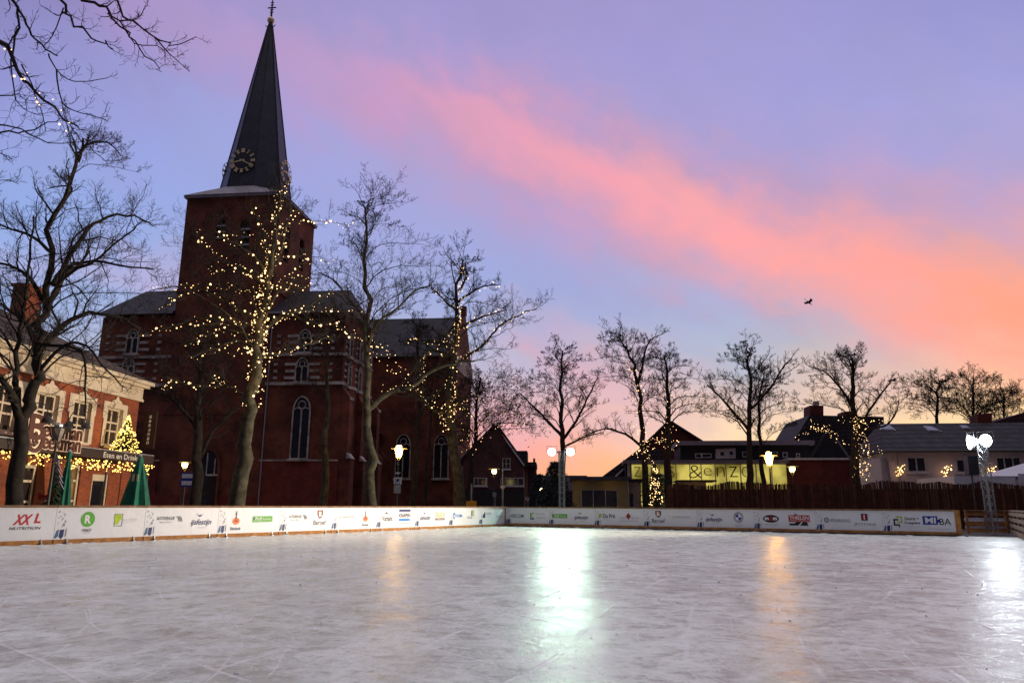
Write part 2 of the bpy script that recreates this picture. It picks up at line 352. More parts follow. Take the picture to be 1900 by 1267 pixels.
# ------------------------------------------------------------------ ground and ice
def ice_material():
    m = bpy.data.materials.new('rink_ice'); m.use_nodes = True; N, L = m.node_tree.nodes, m.node_tree.links; b = N['Principled BSDF']
    t = N.new('ShaderNodeTexCoord')
    def noise(scale, det=6, rough=0.6, dist=0.0, mp=None):
        n = N.new('ShaderNodeTexNoise'); n.inputs['Scale'].default_value = scale; n.inputs['Detail'].default_value = det; n.inputs['Roughness'].default_value = rough; n.inputs['Distortion'].default_value = dist
        src = t.outputs['Object']
        if mp:
            q = N.new('ShaderNodeMapping'); q.inputs['Rotation'].default_value = (0,0,mp[0]); q.inputs['Scale'].default_value = mp[1]; L.new(src, q.inputs[0]); src = q.outputs[0]
        L.new(src, n.inputs['Vector']); return n.outputs[0]
    def rng(s, a, c, o0=0.0, o1=1.0):
        r = N.new('ShaderNodeMapRange'); r.inputs[1].default_value = a; r.inputs[2].default_value = c; r.inputs[3].default_value = o0; r.inputs[4].default_value = o1; L.new(s, r.inputs[0]); return r.outputs[0]
    def mth(op, a, c):
        n = N.new('ShaderNodeMath'); n.operation = op
        for i, s in enumerate((a, c)):
            if isinstance(s, (int, float)): n.inputs[i].default_value = s
            else: L.new(s, n.inputs[i])
        return n.outputs[0]
    def mix(f, c1, c2):
        x = N.new('ShaderNodeMix'); x.data_type = 'RGBA'
        if isinstance(f, (int, float)): x.inputs[0].default_value = f
        else: L.new(f, x.inputs[0])
        for i, c in ((6, c1), (7, c2)):
            if isinstance(c, tuple): x.inputs[i].default_value = (*c, 1)
            else: L.new(c, x.inputs[i])
        return x.outputs[2]
    def cuts(scale, rot, dist, seed, thr=0.992):
        q = N.new('ShaderNodeMapping'); q.inputs['Rotation'].default_value = (0,0,rot); q.inputs['Location'].default_value = (seed, seed*.7, 0); L.new(t.outputs['Object'], q.inputs[0])
        w = N.new('ShaderNodeTexWave'); w.wave_type = 'BANDS'; w.inputs['Scale'].default_value = scale; w.inputs['Distortion'].default_value = dist; w.inputs['Detail'].default_value = 2; w.inputs['Detail Scale'].default_value = 0.35; w.inputs['Detail Roughness'].default_value = 0.4
        L.new(q.outputs[0], w.inputs['Vector']); return mth('MULTIPLY', rng(w.outputs['Fac'], thr, 0.999), rng(noise(0.9, 4, 0.6, 0, (seed, (1,1,1))), 0.47, 0.58))
    big = noise(0.13, 3, 0.5); blot = noise(0.7, 6, 0.7, 0.6); mid = noise(2.6, 8, 0.75, 0.5); fine = noise(11, 6, 0.75, 0.2)
    sc1 = cuts(0.33, 0.4, 9, 3.0); sc2 = cuts(0.4, -0.7, 8, 7.0); sc3 = cuts(0.28, 1.4, 10, 1.0); sc4 = cuts(0.5, 2.2, 7, 5.0, 0.994); sc5 = cuts(0.9, 0.1, 12, 11.0); sc6 = cuts(0.8, -0.3, 11, 13.0)
    c = mix(rng(big, 0.35, 0.65), (0.80,0.84,0.75), (0.62,0.65,0.575))
    c = mix(rng(blot, 0.52, 0.60, 0, 0.65), c, (0.92,0.95,0.86))
    c = mix(rng(blot, 0.40, 0.48, 0.5, 0), c, (0.50,0.51,0.46))
    c = mix(rng(mid, 0.53, 0.60, 0, 0.65), c, (0.96,0.97,0.91))
    c = mix(rng(mid, 0.40, 0.47, 0.6, 0), c, (0.38,0.39,0.35))
    c = mix(rng(fine, 0.54, 0.62, 0, 0.45), c, (0.97,0.97,0.93))
    c = mix(rng(fine, 0.38, 0.45, 0.45, 0), c, (0.32,0.33,0.29))
    for s in (sc1, sc2, sc3, sc4, sc5, sc6): c = mix(mth('MULTIPLY', s, 0.75), c, (0.97,0.98,0.95))
    sp = N.new('ShaderNodeTexVoronoi'); sp.inputs['Scale'].default_value = 7; L.new(t.outputs['Object'], sp.inputs['Vector'])
    msk = mth('MULTIPLY', rng(sp.outputs['Distance'], 0.08, 0.14, 1, 0), rng(noise(0.7, 3), 0.50, 0.58))
    c = mix(msk, c, (0.97,0.97,0.97))
    L.new(c, b.inputs['Base Color'])
    ro = mth('ADD', rng(blot, 0.38, 0.62, 0.27, 0.50), rng(fine, 0.4, 0.6, 0.0, 0.10)); L.new(ro, b.inputs['Roughness'])
    b.inputs['Specular IOR Level'].default_value = 0.42; b.inputs['IOR'].default_value = 1.31
    b.inputs['Coat Weight'].default_value = 0.5; L.new(mth('MULTIPLY', rng(mid, 0.42, 0.56, 1.0, 0.22), rng(fine, 0.40, 0.58, 0.85, 0.35)), b.inputs['Coat Weight']); b.inputs['Coat Roughness'].default_value = 0.11; b.inputs['Coat IOR'].default_value = 1.31
    h = mth('ADD', mth('MULTIPLY', fine, 0.5), mth('ADD', mth('MULTIPLY', mid, 0.6), mth('MULTIPLY', mth('ADD', sc1, sc2), 0.35)))
    h = mth('ADD', h, mth('MULTIPLY', msk, 0.6))
    bp = N.new('ShaderNodeBump'); bp.inputs['Strength'].default_value = 0.5; bp.inputs['Distance'].default_value = 0.05; L.new(h, bp.inputs['Height']); L.new(bp.outputs[0], b.inputs['Normal'])
    b2 = N.new('ShaderNodeBump'); b2.inputs['Strength'].default_value = 0.28; b2.inputs['Distance'].default_value = 0.04; L.new(h, b2.inputs['Height']); L.new(b2.outputs[0], b.inputs['Coat Normal'])
    return m
PAVE = mat('dark_paving', (0.10,0.085,0.08), (0.05,0.045,0.045), 0.8, 0.8, bump=0.2)
tag(MB().poly([(-900,-300,-0.05),(900,-300,-0.05),(900,1500,-0.05),(-900,1500,-0.05)]).build('ground', PAVE), kind='structure')
ca = radians(31); CX, CY = -0.3, 39.0
LB = Plane(0, 0, 31, (CX, CY, 0)); RB = Plane(0, 0, 121, (CX, CY, 0))
# outline of the ice: rectangle of the rink, in the frame of the long board line
def rk(a, b): v = RB(a, -b, 0); return (v.x, v.y)
pts = [rk(-0.25,-0.45), rk(29,-0.45), rk(29,60), rk(-0.25,60)]
ib = MB(); ib.poly([(x, y, 0.0) for x, y in pts])
for i in range(4):
    a, b = pts[i], pts[(i+1) % 4]; ib.poly([(a[0],a[1],0),(a[0],a[1],-0.05),(b[0],b[1],-0.05),(b[0],b[1],0)])
tag(ib.build('ice', ice_material()), kind='structure')

# ------------------------------------------------------------------ logos on the banners (x centre, z centre in metres on a 2.5 m panel)
def L_(m, t, cx, cz, w, h, c, bold=0.0, shear=0.0, y=-0.006): m.text(t, cx, cz, 1, y, IX[c], bold*.5 if len(t) > 3 else bold, shear, width=w, height=h)
def R_(m, x0, x1, z0, z1, c, y=-0.005): m.poly([(x0,y,z0),(x1,y,z0),(x1,y,z1),(x0,y,z1)], IX[c])
def G_(m, pts, c, y=-0.005): m.poly([(a,y,b) for a, b in pts], IX[c])
def C_(m, cx, cz, rx, rz, c, y=-0.005, n=24, a0=0, a1=2*pi): m.poly([(cx+rx*cos(a0+(a1-a0)*i/n),y,cz+rz*sin(a0+(a1-a0)*i/n)) for i in range(n + (a1-a0 < 6))], IX[c])
def lg_xxl(m, x):
    L_(m,'XX',x-.08,.63,.46,.26,'r',.03,.45); L_(m,'L',x+.27,.66,.16,.24,'r',.03,.2); L_(m,'NUTRITION',x,.42,.74,.07,'k',.01,.2)
def lg_prev(m, x): L_(m,'RDX',x,.52,.5,.2,'y',0,.1)
def lg_react(m, x):
    C_(m,x,.62,.19,.20,'g'); L_(m,'R',x,.62,.17,.22,'w',.04,0,-.009); L_(m,'react',x,.34,.25,.08,'k',.01,.2); L_(m,'online',x,.27,.18,.04,'Y')
def lg_lime(m, x):
    for a,b,c,d in ((-.32,-.08,.74,.76),(-.32,-.08,.42,.44),(-.32,-.30,.42,.76),(-.10,-.08,.42,.76)): R_(m,x+a,x+b,c,d,'y')
    G_(m,[(x-.34,.73),(x-.12,.76),(x-.13,.66),(x-.06,.63),(x-.14,.60),(x-.19,.52),(x-.21,.47),(x-.26,.49),(x-.30,.45)],'l',-.008)
    L_(m,'Bouwmans Timmeren',x+.13,.60,.44,.04,'Y',0,.3); L_(m,'onderhoud en advies',x+.1,.54,.34,.025,'Y')
def lg_auto(m, x):
    L_(m,'AUTOVERHUUR',x-.1,.62,.58,.10,'k',.004,.15); L_(m,'Asten en Deurne',x-.1,.51,.40,.05,'y',0,.4)
    for i in range(3): G_(m,[(x+.24+i*.06,.68),(x+.29+i*.055,.67),(x+.35+i*.05,.60),(x+.37+i*.05,.52),(x+.34+i*.05,.52),(x+.31+i*.05,.60)],'y')
def lg_ijs(m, x):
    L_(m,'ijsfestijn',x,.47,.74,.22,'n',.03,.35); G_(m,[(x-.15,.72),(x-.10,.69),(x-.06,.72),(x-.02,.69),(x+.06,.74),(x-.02,.66),(x-.10,.65)],'n'); R_(m,x-.18,x-.165,.70,.75,'n'); L_(m,'bouwers',x+.05,.33,.26,.035,'Y')
def lg_rabo(m, x):
    C_(m,x,.50,.14,.11,'o'); C_(m,x,.505,.085,.035,'d',-.007); G_(m,[(x-.03,.55),(x-.015,.70),(x-.04,.72),(x,.78),(x+.03,.72),(x+.015,.70),(x+.01,.55)],'k',-.009); C_(m,x,.79,.018,.028,'k',-.010,8); L_(m,'Rabobank',x,.27,.40,.10,'n',.012,.1)
def lg_plus(m, x):
    G_(m,[(x-.42,.45),(x+.42,.45),(x+.42,.65),(x-.42,.65)],'g'); L_(m,'PLUS',x-.17,.57,.27,.10,'w',.03,0,-.008); L_(m,'Bouwmans',x+.18,.56,.34,.06,'w',.01,0,-.008); L_(m,'Boodschappen, thuis bezorgd',x,.49,.76,.035,'w',0,0,-.008)
    C_(m,x-.36,.57,.03,.04,'n',-.007,10)
def lg_baroef(m, x):
    G_(m,[(x-.14,.84),(x+.14,.84),(x+.14,.68),(x+.07,.57),(x,.53),(x-.07,.57),(x-.14,.68)],'B'); G_(m,[(x-.11,.82),(x,.82),(x,.56),(x-.06,.59),(x-.11,.69)],'d',-.007); L_(m,'B',x,.70,.14,.18,'w',.04,0,-.009)
    L_(m,'Baroef',x,.40,.62,.17,'k',.012); L_(m,'tuinmeubelen',x,.28,.36,.03,'Y')
def lg_m(m, x):
    C_(m,x-.36,.56,.06,.05,'v'); C_(m,x-.345,.56,.035,.03,'w',-.007); L_(m,'M. MANSHANDEN',x+.07,.585,.64,.05,'y',.01); L_(m,'bouwkundig tekenbureau',x+.07,.52,.6,.025,'Y')
def lg_variant(m, x):
    L_(m,'Variant',x,.50,.66,.21,'k',.02); G_(m,[(x-.18,.66),(x-.10,.76),(x+.0,.72),(x+.06,.62),(x-.02,.68),(x-.09,.69)],'k'); L_(m,'ALUMINIUM BOUW',x+.14,.36,.50,.03,'Y')
def lg_knapen(m, x):
    G_(m,[(x-.38,.76),(x+.38,.76),(x+.38,.83),(x+.30,.86),(x-.38,.86)],'n'); L_(m,'KNAPEN',x,.61,.74,.17,'k',.035); G_(m,[(x-.38,.38),(x+.24,.38),(x+.38,.48),(x-.38,.48)],'b'); L_(m,'TRAILERS',x,.28,.72,.05,'y'); C_(m,x+.34,.40,.03,.03,'n')
def lg_sauce(m, x): L_(m,'sauce',x,.62,.72,.22,'v',-.002); R_(m,x-.36,x+.36,.38,.47,'B'); L_(m,'COMPANY',x,.425,.62,.045,'w',0,0,-.008)
def lg_roma(m, x): G_(m,[(x-.40,.66),(x-.28,.72),(x-.20,.62),(x-.24,.44),(x-.36,.40)],'b'); G_(m,[(x-.33,.62),(x-.28,.64),(x-.28,.48),(x-.33,.46)],'w',-.007); L_(m,'ROMA',x+.12,.56,.50,.14,'b',.03)
def lg_par(m, x): R_(m,x-.02,x+.06,.54,.80,'n'); R_(m,x+.10,x+.20,.52,.82,'v'); R_(m,x+.13,x+.17,.60,.74,'l',-.007); L_(m,'Partij',x-.16,.46,.40,.11,'k',.01,.2); L_(m,'verhuur',x+.24,.46,.34,.04,'Y')
def lg_kazer(m, x): G_(m,[(x-.42,.44),(x-.20,.44),(x-.20,.72),(x-.42,.72)],'n'); G_(m,[(x-.42,.72),(x-.42,.56),(x-.26,.72)],'w',-.007); L_(m,'KAZER',x+.12,.64,.46,.10,'y',.01); L_(m,'makelaardij',x+.12,.51,.34,.04,'Y')
def lg_spiegel(m, x): L_(m,'Spiegel',x+.05,.50,.60,.17,'Y',.01); C_(m,x-.24,.72,.05,.10,'Y'); C_(m,x-.235,.73,.035,.08,'w',-.007); L_(m,'kozijnen',x+.1,.34,.4,.03,'Y')
def lg_vescom(m, x): L_(m,'VESCOM',x,.52,.78,.17,'k',.03,.15)
def lg_kor(m, x):
    R_(m,x-.44,x-.38,.42,.70,'g'); G_(m,[(x-.38,.54),(x-.20,.70),(x-.28,.70),(x-.38,.62)],'g'); G_(m,[(x-.38,.56),(x-.22,.44),(x-.34,.44)],'l'); R_(m,x-.44,x-.20,.36,.43,'t'); L_(m,'KORTOOMS',x+.16,.64,.52,.08,'Y',.01); L_(m,'INTERIEUR',x+.16,.44,.52,.08,'Y',.01)
def lg_dupre(m, x): R_(m,x-.42,x-.28,.52,.68,'v'); G_(m,[(x-.40,.54),(x-.33,.66),(x-.36,.66),(x-.41,.58)],'g',-.007); L_(m,'Du Pre\u0301' if False else 'Du Pr\u00e9',x+.10,.58,.62,.19,'k',.035); L_(m,'groenprojecten',x-.02,.42,.3,.03,'Y')
def lg_ten(m, x): G_(m,[(x,.42),(x+.13,.58),(x,.74),(x-.13,.58)],'d'); G_(m,[(x,.50),(x+.06,.58),(x,.66),(x-.06,.58)],'B',-.007); L_(m,'TENN',x-.30,.50,.34,.08,'Y',.01); L_(m,'IENS',x+.32,.50,.34,.08,'Y',.01); L_(m,'BOUWGROEP ASTEN',x,.36,.9,.07,'Y')
def lg_bmw(m, x):
    C_(m,x,.60,.21,.23,'y'); C_(m,x,.60,.195,.215,'Y',-.007); C_(m,x,.60,.12,.135,'w',-.009)
    C_(m,x,.60,.12,.135,'R',-.011,8,pi/2,pi) if False else None
    for a in (pi/2, 3*pi/2): m.poly([(x,-.012,.60)] + [(x+.12*cos(a+pi/2*i/8),-.012,.60+.135*sin(a+pi/2*i/8)) for i in range(9)], IX['R'])
    for t, dx, dz in (('B',-.12,.12),('M',0,.17),('W',.12,.12)): L_(m,t,x+dx,.60+dz,.05,.05,'k',.02,0,-.013)
    L_(m,'Van Laarhoven',x,.29,.36,.045,'y'); L_(m,'Helmond',x,.22,.26,.04,'y')
def lg_msm(m, x): C_(m,x,.56,.33,.16,'k'); L_(m,'m',x-.17,.56,.17,.12,'w',.05,0,-.008); L_(m,'S',x,.56,.10,.18,'r',.06,0,-.008); L_(m,'m',x+.17,.56,.17,.12,'w',.05,0,-.008); L_(m,'WERK VAN STAAL',x,.32,.60,.05,'Y',.01)
def lg_thielen(m, x):
    G_(m,[(x-.42,.38),(x-.08,.38),(x-.12,.30),(x-.38,.30)],'k'); G_(m,[(x-.30,.30),(x-.05,.30),(x+.08,.44),(x-.12,.44)],'k'); G_(m,[(x+.02,.30),(x+.36,.30),(x+.30,.44),(x+.14,.44)],'k'); G_(m,[(x-.2,.82),(x+.05,.66),(x-.1,.66)],'k')
    R_(m,x-.42,x+.42,.44,.72,'d',-.008); L_(m,'THIELEN',x,.61,.76,.14,'w',.03,0,-.011); L_(m,'TRANSPORT VERHUIZINGEN',x,.49,.76,.04,'w',0,0,-.011)
def lg_ip(m, x): C_(m,x-.42,.54,.10,.11,'y'); C_(m,x-.42,.54,.06,.07,'Y',-.007); L_(m,'IPPARKING',x+.10,.52,.74,.13,'y',.02)
def lg_jet(m, x): R_(m,x-.12,x+.12,.54,.80,'k'); R_(m,x-.085,x-.025,.58,.76,'d',-.007); R_(m,x-.02,x+.015,.58,.76,'w',-.007); R_(m,x+.02,x+.085,.58,.76,'d',-.007); L_(m,'JETSTONE',x,.38,.80,.12,'y',.005)
def lg_goorts(m, x):
    R_(m,x-.48,x-.26,.36,.42,'k'); R_(m,x-.48,x-.42,.36,.62,'k'); R_(m,x-.42,x-.30,.56,.62,'k'); R_(m,x-.26,x-.30,.30,.42,'k'); R_(m,x-.38,x-.16,.66,.72,'v'); R_(m,x-.22,x-.16,.46,.66,'v'); R_(m,x-.36,x-.22,.46,.52,'v')
    L_(m,'Goorts +',x+.16,.64,.50,.12,'k',.03); L_(m,'Coppens',x+.17,.47,.54,.13,'k',.03); L_(m,'bouwkundig adviesbureau',x+.17,.34,.5,.03,'Y')
def lg_miba(m, x): R_(m,x-.46,x+.04,.42,.74,'R'); C_(m,x+.06,.56,.07,.06,'R'); L_(m,'MI',x-.20,.58,.36,.22,'w',.03,0,-.009); L_(m,'BA',x+.29,.54,.38,.24,'k',.005); L_(m,'bouwmanagement',x+.08,.27,.76,.05,'Y',.01)
def shards(m, x):
    rr = random.Random(5)
    G_(m,[(x-.15,.16),(x-.10,.34),(x-.05,.38),(x-.05,.20),(x-.10,.15)],'t'); G_(m,[(x-.03,.18),(x-.02,.36),(x+.09,.37),(x+.08,.18),(x+.03,.13)],'n'); G_(m,[(x+.12,.18),(x+.13,.38),(x+.155,.39),(x+.15,.20)],'y')
    for i in range(14):
        a = x - .10 + .2 * rr.random(); z = .44 + .40 * (i / 14); s_ = .012 + .012 * rr.random()
        G_(m,[(a-s_,z-s_),(a+s_*1.2,z),(a+s_*1.6,z+s_*1.4),(a,z+s_)], 'y' if i % 3 else 'Y')

PLANK = Vector
def rink_board(F, u0, label, logos, first_shard=True, gap=0.02, zb=0.0, endpost=False, names=()):
    W = 2.5; c = F(u0 + W/2, 0, 0)
    t = thing('rink_board', c, label, 'rink board', 'advertising boards round the ice rink')
    m = MB(F); m.box(u0+.01, u0+W-.01, -.07, .09, .93, .985); m.build('top_rail', WOODTOP, t)
    MB(F).box(u0+.015, u0+W-.015, -.035, .0, .012+zb, .125+zb).build('bottom_plank', WOOD, t)
    for a in (.05, W/2-.03, W-.11): MB(F).box(u0+a, u0+a+.06, .015, .09, .02, .93).build('stud', WOOD, t)
    b = MB(F).box(u0+.004, u0+W-.004, -.03, .012, .126+zb, .925).build('banner', BANNER, t)
    names = list(names) + ['logo', 'logo']
    for i, (fn, fx) in enumerate(logos):
        q = MB(lambda x, y, z: F(x, y - .031, z)); fn(q, u0 + fx); q.build('logo', INKS, b)
    q = MB(lambda x, y, z: F(x, y - .031, z)); shards(q, u0 + .16); q.build('emblem', INKS, b)
    for x in (u0+.34, u0+W-.30):
        f = MB(F); f.box(x-.03, x+.03, -.10, .10, .001, .02).box(x-.015, x+.015, -.06, -.035, .02, .14+zb).ball((x, -.08, .035), .022, n=8); f.build('foot', STEEL, t)
    if endpost:
        MB(F).box(u0+W-.02, u0+W+.16, -.06, .12, .02, .97).build('end_post', WOOD, t)
    return t
LEFT = [  # from the corner outwards
    ((lg_kazer,.75),(lg_spiegel,1.80),'white rink board with faint grey lettering next to the corner post, left of it'),
    ((lg_roma,.72),(lg_par,1.85),'white rink board with blue ROMA print and a small yellow-green and black mark'),
    ((lg_ijs,.72),(lg_sauce,1.80),'white rink board with italic ijsfestijn and green sauce above a brown strip'),
    ((lg_variant,.68),(lg_knapen,1.80),'white rink board with Variant lettering and KNAPEN between two blue bars'),
    ((lg_m,.85),(lg_rabo,1.86),'white rink board with thin grey lettering and an orange disc with a standing figure'),
    ((lg_auto,.80),(lg_baroef,1.90),'white rink board with AUTOVERHUUR and a Baroef shield, on the left line'),
    ((lg_rabo,.68),(lg_plus,1.76),'white rink board with an orange disc and a green PLUS strip side by side'),
    ((lg_auto,.75),(lg_ijs,1.88),'white rink board with AUTOVERHUUR beside italic ijsfestijn lettering'),
    ((lg_react,.84),(lg_lime,1.90),'white rink board with a round green R badge and a lime green splash'),
    ((lg_prev,.50),(lg_xxl,1.78),'white rink board with red XXL above NUTRITION, cut by the left picture edge')]
for i, (a, b, lab) in enumerate(LEFT): rink_board(LB, -2.5*(i+1), lab, (a, b), zb=-.01)
rink_board(LB, -27.5, 'white rink board beyond the left picture edge', ((lg_plus,.7),(lg_jet,1.8)), zb=-.01)
RIGHT = [
    ((lg_vescom,.68),(lg_kor,1.88),'pale rink board with black VESCOM and a green arrow logo beside the corner post'),
    ((lg_plus,.62),(lg_ijs,1.80),'pale rink board with a green PLUS strip, in front of the middle floodlight mast'),
    ((lg_dupre,.66),(lg_ten,1.75),'pale rink board with Du Pr\u00e9 and a small dark red diamond'),
    ((lg_baroef,.72),(lg_m,1.82),'pale rink board with a Baroef shield beside thin grey lettering, on the right line'),
    ((lg_ijs,.78),(lg_bmw,1.86),'pale rink board with ijsfestijn and a round blue and white badge'),
    ((lg_msm,.72),(lg_thielen,1.86),'pale rink board with a black oval msm badge and a red THIELEN block'),
    ((lg_ip,.85),(lg_jet,1.85),'pale rink board with IPPARKING and JETSTONE lettering'),
    ((lg_goorts,.86),(lg_miba,1.86),'pale rink board with Goorts + Coppens and a blue MI block, last before the opening')]
for i, (a, b, lab) in enumerate(RIGHT): rink_board(RB, .06 + 2.5*i, lab, (a, b), zb=.03, endpost=(i == 7))
cp = thing('corner_post', (CX, CY, 0), 'brown wooden post where the left and right lines of rink boards meet', 'post')
MB(RB).box(-.12,.05,-.10,.10,.03,.935).build('post', WOOD, cp)
MB(RB).box(-.30,.16,-.12,.12,.001,.03).build('base_plate', DARKMETAL, cp)
# lower cooling hose / kerb along the right boards
tag(MB(RB).tube([(0.1,-.16,.03),(10,-.16,.03),(20.4,-.16,.03)], .03, 8).build('hose', DARKMETAL, smooth=True), 'dark hose lying on the ice along the foot of the right rink boards', 'hose')

# ------------------------------------------------------------------ plank railings at the opening, right
o = at(1783, 990, 30.2)
RL = Plane(1783, 31.8, 92)
ur = RL.p(1868, 950)[0]
t = thing('plank_railing', RL(ur/2, 0, 0), 'low brown plank railing behind the opening at the right end of the boards', 'railing', 'plank railings beside the opening')
MB(RL).box(0, ur, -.08, .08, .93, .975).build('top_rail', WOODTOP, t)
for z in (.06, .34, .74): MB(RL).box(0, ur, -.02, .02, z, z+.14).build('plank', WOOD, t)
MB(RL).box(0, ur, .05, .07, .50, .66).box(0, ur, .05, .07, .22, .32).build('sheet', BANNER, t)
for u in (.1, ur*.5, ur-.02): MB(RL).box(u-.04, u+.04, .02, .1, 0, .93).build('post', WOOD, t)
q0 = RL(ur + .05, 0, 0)
q1 = at(1925, 1005, 21.5)
azr = math.degrees(atan2(q0.x - q1.x, q0.y - q1.y))
RR = Plane(0, 0, azr, (q1.x, q1.y, 0)); LR = (q0 - Vector((q1.x, q1.y, 0))).length
PALE = mat('weathered_plank', (0.30,0.20,0.14), (0.18,0.12,0.09), 5, 0.8, bump=0.2)
t = thing('plank_railing', RR(LR*.5, 0, 0), 'weathered plank railing running towards the viewer at the right picture edge', 'railing', 'plank railings beside the opening')
MB(RR).box(-6, LR-.05, -.02, .10, .93, .975).build('top_rail', PALE, t)
for z in (.06, .30, .54, .76): MB(RR).box(-6, LR-.1, -.03, .0, z, z+.13).build('plank', PALE, t)
for k in range(9): MB(RR).box(-6+ (LR+5.9)*k/8, -6 + (LR+5.9)*k/8+.08, .0, .08, 0, .93).build('post', PALE, t)

# scraped snow lying along the foot of the boards
SNOW = mat('scraped_snow', (0.80,0.80,0.78), (0.62,0.62,0.62), 9, 0.8, bump=0.4)
for FF, a0, a1, lab in ((LB, -27, -.4, 'thin ridge of scraped snow at the foot of the left boards'), (RB, .5, 20, 'thin ridge of scraped snow at the foot of the right boards')):
    rs_ = random.Random(4); mb = MB(FF); x = a0
    while x < a1:
        w = rs_.uniform(.1,.5); d = -.10-rs_.random()*.22; h = rs_.uniform(.008,.03)
        mb.hull([(x,d-.06,.001),(x+w*.3,d-.10,.001),(x+w,d-.03,.001),(x+w*.9,d+.06,.001),(x+w*.2,d+.05,.001),(x+w*.4,d,h),(x+w*.7,d+.01,h*.8)]); x += w*rs_.uniform(.6,2.2)
    o_ = mb.build('snow_ridge', SNOW); o_['kind'] = 'stuff'; o_['label'] = lab
rs_ = random.Random(9); mb = MB()
for i in range(150):
    x = rs_.uniform(-9,11); y = rs_.uniform(4,16); r_ = rs_.uniform(.006,.022)
    mb.hull([(x+r_*rs_.uniform(-1,1), y+r_*rs_.uniform(-1,1), rs_.choice((.0005, .001, r_*rs_.uniform(.5,1.0)))) for _ in range(7)]+[(x,y,.0006),(x+r_,y,.0006),(x,y+r_,.0006),(x,y,r_*.8)])
o_ = mb.build('ice_crumbs', SNOW); o_['kind'] = 'stuff'; o_['label'] = 'small white ice crumbs scattered on the near ice'
# ------------------------------------------------------------------ church
E_AZ = 6.3
CB = mat('church_brick', (0.27,0.085,0.048), (0.09,0.027,0.018), 0.45, 0.85, bump=0.25, brick=(radians(E_AZ), 0.24, 0.075, (0.8,0.7,0.65), 0.75))
CBL = mat('church_plinth_brick', (0.24,0.05,0.035), (0.15,0.03,0.022), 0.9, 0.85, bump=0.25, brick=(radians(E_AZ), 0.24, 0.075, (0.7,0.5,0.45), 0.6))
STONE = mat('pale_stone', (0.58,0.52,0.47), (0.22,0.19,0.18), 1.3, 0.8, bump=0.3)
SLATE = mat('slate', (0.055,0.05,0.075), (0.03,0.028,0.045), 1.2, 0.7, bump=0.2, brick=(radians(E_AZ), 0.4, 0.25, (0.35,0.35,0.4), 0.6))
SPSL = mat('spire_slate', (0.040,0.038,0.062), (0.02,0.02,0.038), 0.8, 0.42, bump=0.2, brick=(radians(E_AZ), 0.35, 0.25, (0.35,0.35,0.4), 0.6))
LEAD = mat('lead_roof', (0.34,0.31,0.36), (0.25,0.23,0.28), 0.6, 0.6)
GOLD = mat('gilding', (0.95,0.80,0.48), (0.85,0.68,0.36), 4, 0.35, metal=0.15, spec=.6)
DGLASS = mat('dark_glass', (0.015,0.015,0.022), (0.008,0.008,0.012), 2, 0.12, spec=0.5)
DOORW = mat('dark_door', (0.035,0.02,0.018), None, 3, 0.6)
IRON = mat('black_iron', (0.02,0.02,0.02), None, 3, 0.5)
CT = 65.0
F = Plane(478, CT, 90 + E_AZ)              # tower front, right corner at u = 0
S = Plane(478, CT, E_AZ)                   # tower right side, going away
ch = thing('church', F(-4.4, 4.4, 0), 'tall dark red brick church with a slate spire and clock, behind the string-lit tree', 'church')
TW = -F.p(348, 367)[0]; TZ = F.p(435, 365)[1]; TD = S.p(583, 424)[0]; TD = max(TW*.9, min(TD, TW*1.1))
# tower body with belfry openings cut in front
def arch_pts(u0, u1, z0, zs, zt, n=5):
    c = (u0+u1)/2; P_ = [(u0, z0), (u0, zs)]
    for i in range(1, n): a = i/n; P_.append((u0+(c-u0)*(1-cos(a*pi/2))*1.0, zs+(zt-zs)*sin(a*pi/2)))
    P_.append((c, zt))
    return P_ + [(2*c-x, z) for x, z in reversed(P_[:-1])]
m = MB(F)
b1 = (*[F.p(401, 415)[0]], F.p(419, 415)[0], F.p(410, 447)[1], F.p(410, 405)[1]); b2 = (F.p(444,430)[0], F.p(464,430)[0], F.p(455,461)[1], F.p(455,407)[1])
wall_holes(m, -TW, 0, 0, TZ, [b1, b2], th=.5)
m.poly([(-TW,TD,0),(-TW,TD,TZ),(-TW,0,TZ),(-TW,0,0)]).poly([(-TW,TD,0),(0,TD,0),(0,TD,TZ),(-TW,TD,TZ)])
s1 = (1.6, 2.8, S.p(541, 495)[1], S.p(541, 425)[1]); s2 = (TD-3.4, TD-2.2, s1[2]+.3, s1[3]+.0)
wall_holes(MBs := MB(S), 0, TD, 0, TZ, [s1, s2], th=.5)
n0 = len(m.v); m.v += MBs.v; m.f += [tuple(i+n0 for i in f) for f in MBs.f]; m.m += MBs.m
m.poly([(-TW,0,TZ-.01),(0,0,TZ-.01),(0,TD,TZ-.01),(-TW,TD,TZ-.01)])
tower = m.build('tower', CB, ch)
for h, FF in ((b1,F),(b2,F),(s1,S),(s2,S)):
    q = MB(FF).box(h[0]-.01, h[1]+.01, .45, .5, h[2], h[3]).build('belfry_opening', DGLASS, tower)
    l = MB(FF)
    k = 3
    for i in range(k): z = h[2]+(h[3]-h[2])*(i+.4)/k*.8; l.poly([(h[0],.02,z),(h[1],.02,z),(h[1],.35,z+.35),(h[0],.35,z+.35)])
    l.build('louvre', LEAD, tower)
    # arched head in brick over each opening
    c = (h[0]+h[1])/2; zt = h[3]; w = h[1]-h[0]
    a = MB(FF); a.extrude([(h[0], zt), (h[0], zt-w*.5), (c-w*.30, zt-.12*w), (c, zt)], .02, .3).extrude([(c, zt), (c+w*.30, zt-.12*w), (h[1], zt-w*.5), (h[1], zt)], .021, .3); a.build('arch_head', CB, tower)
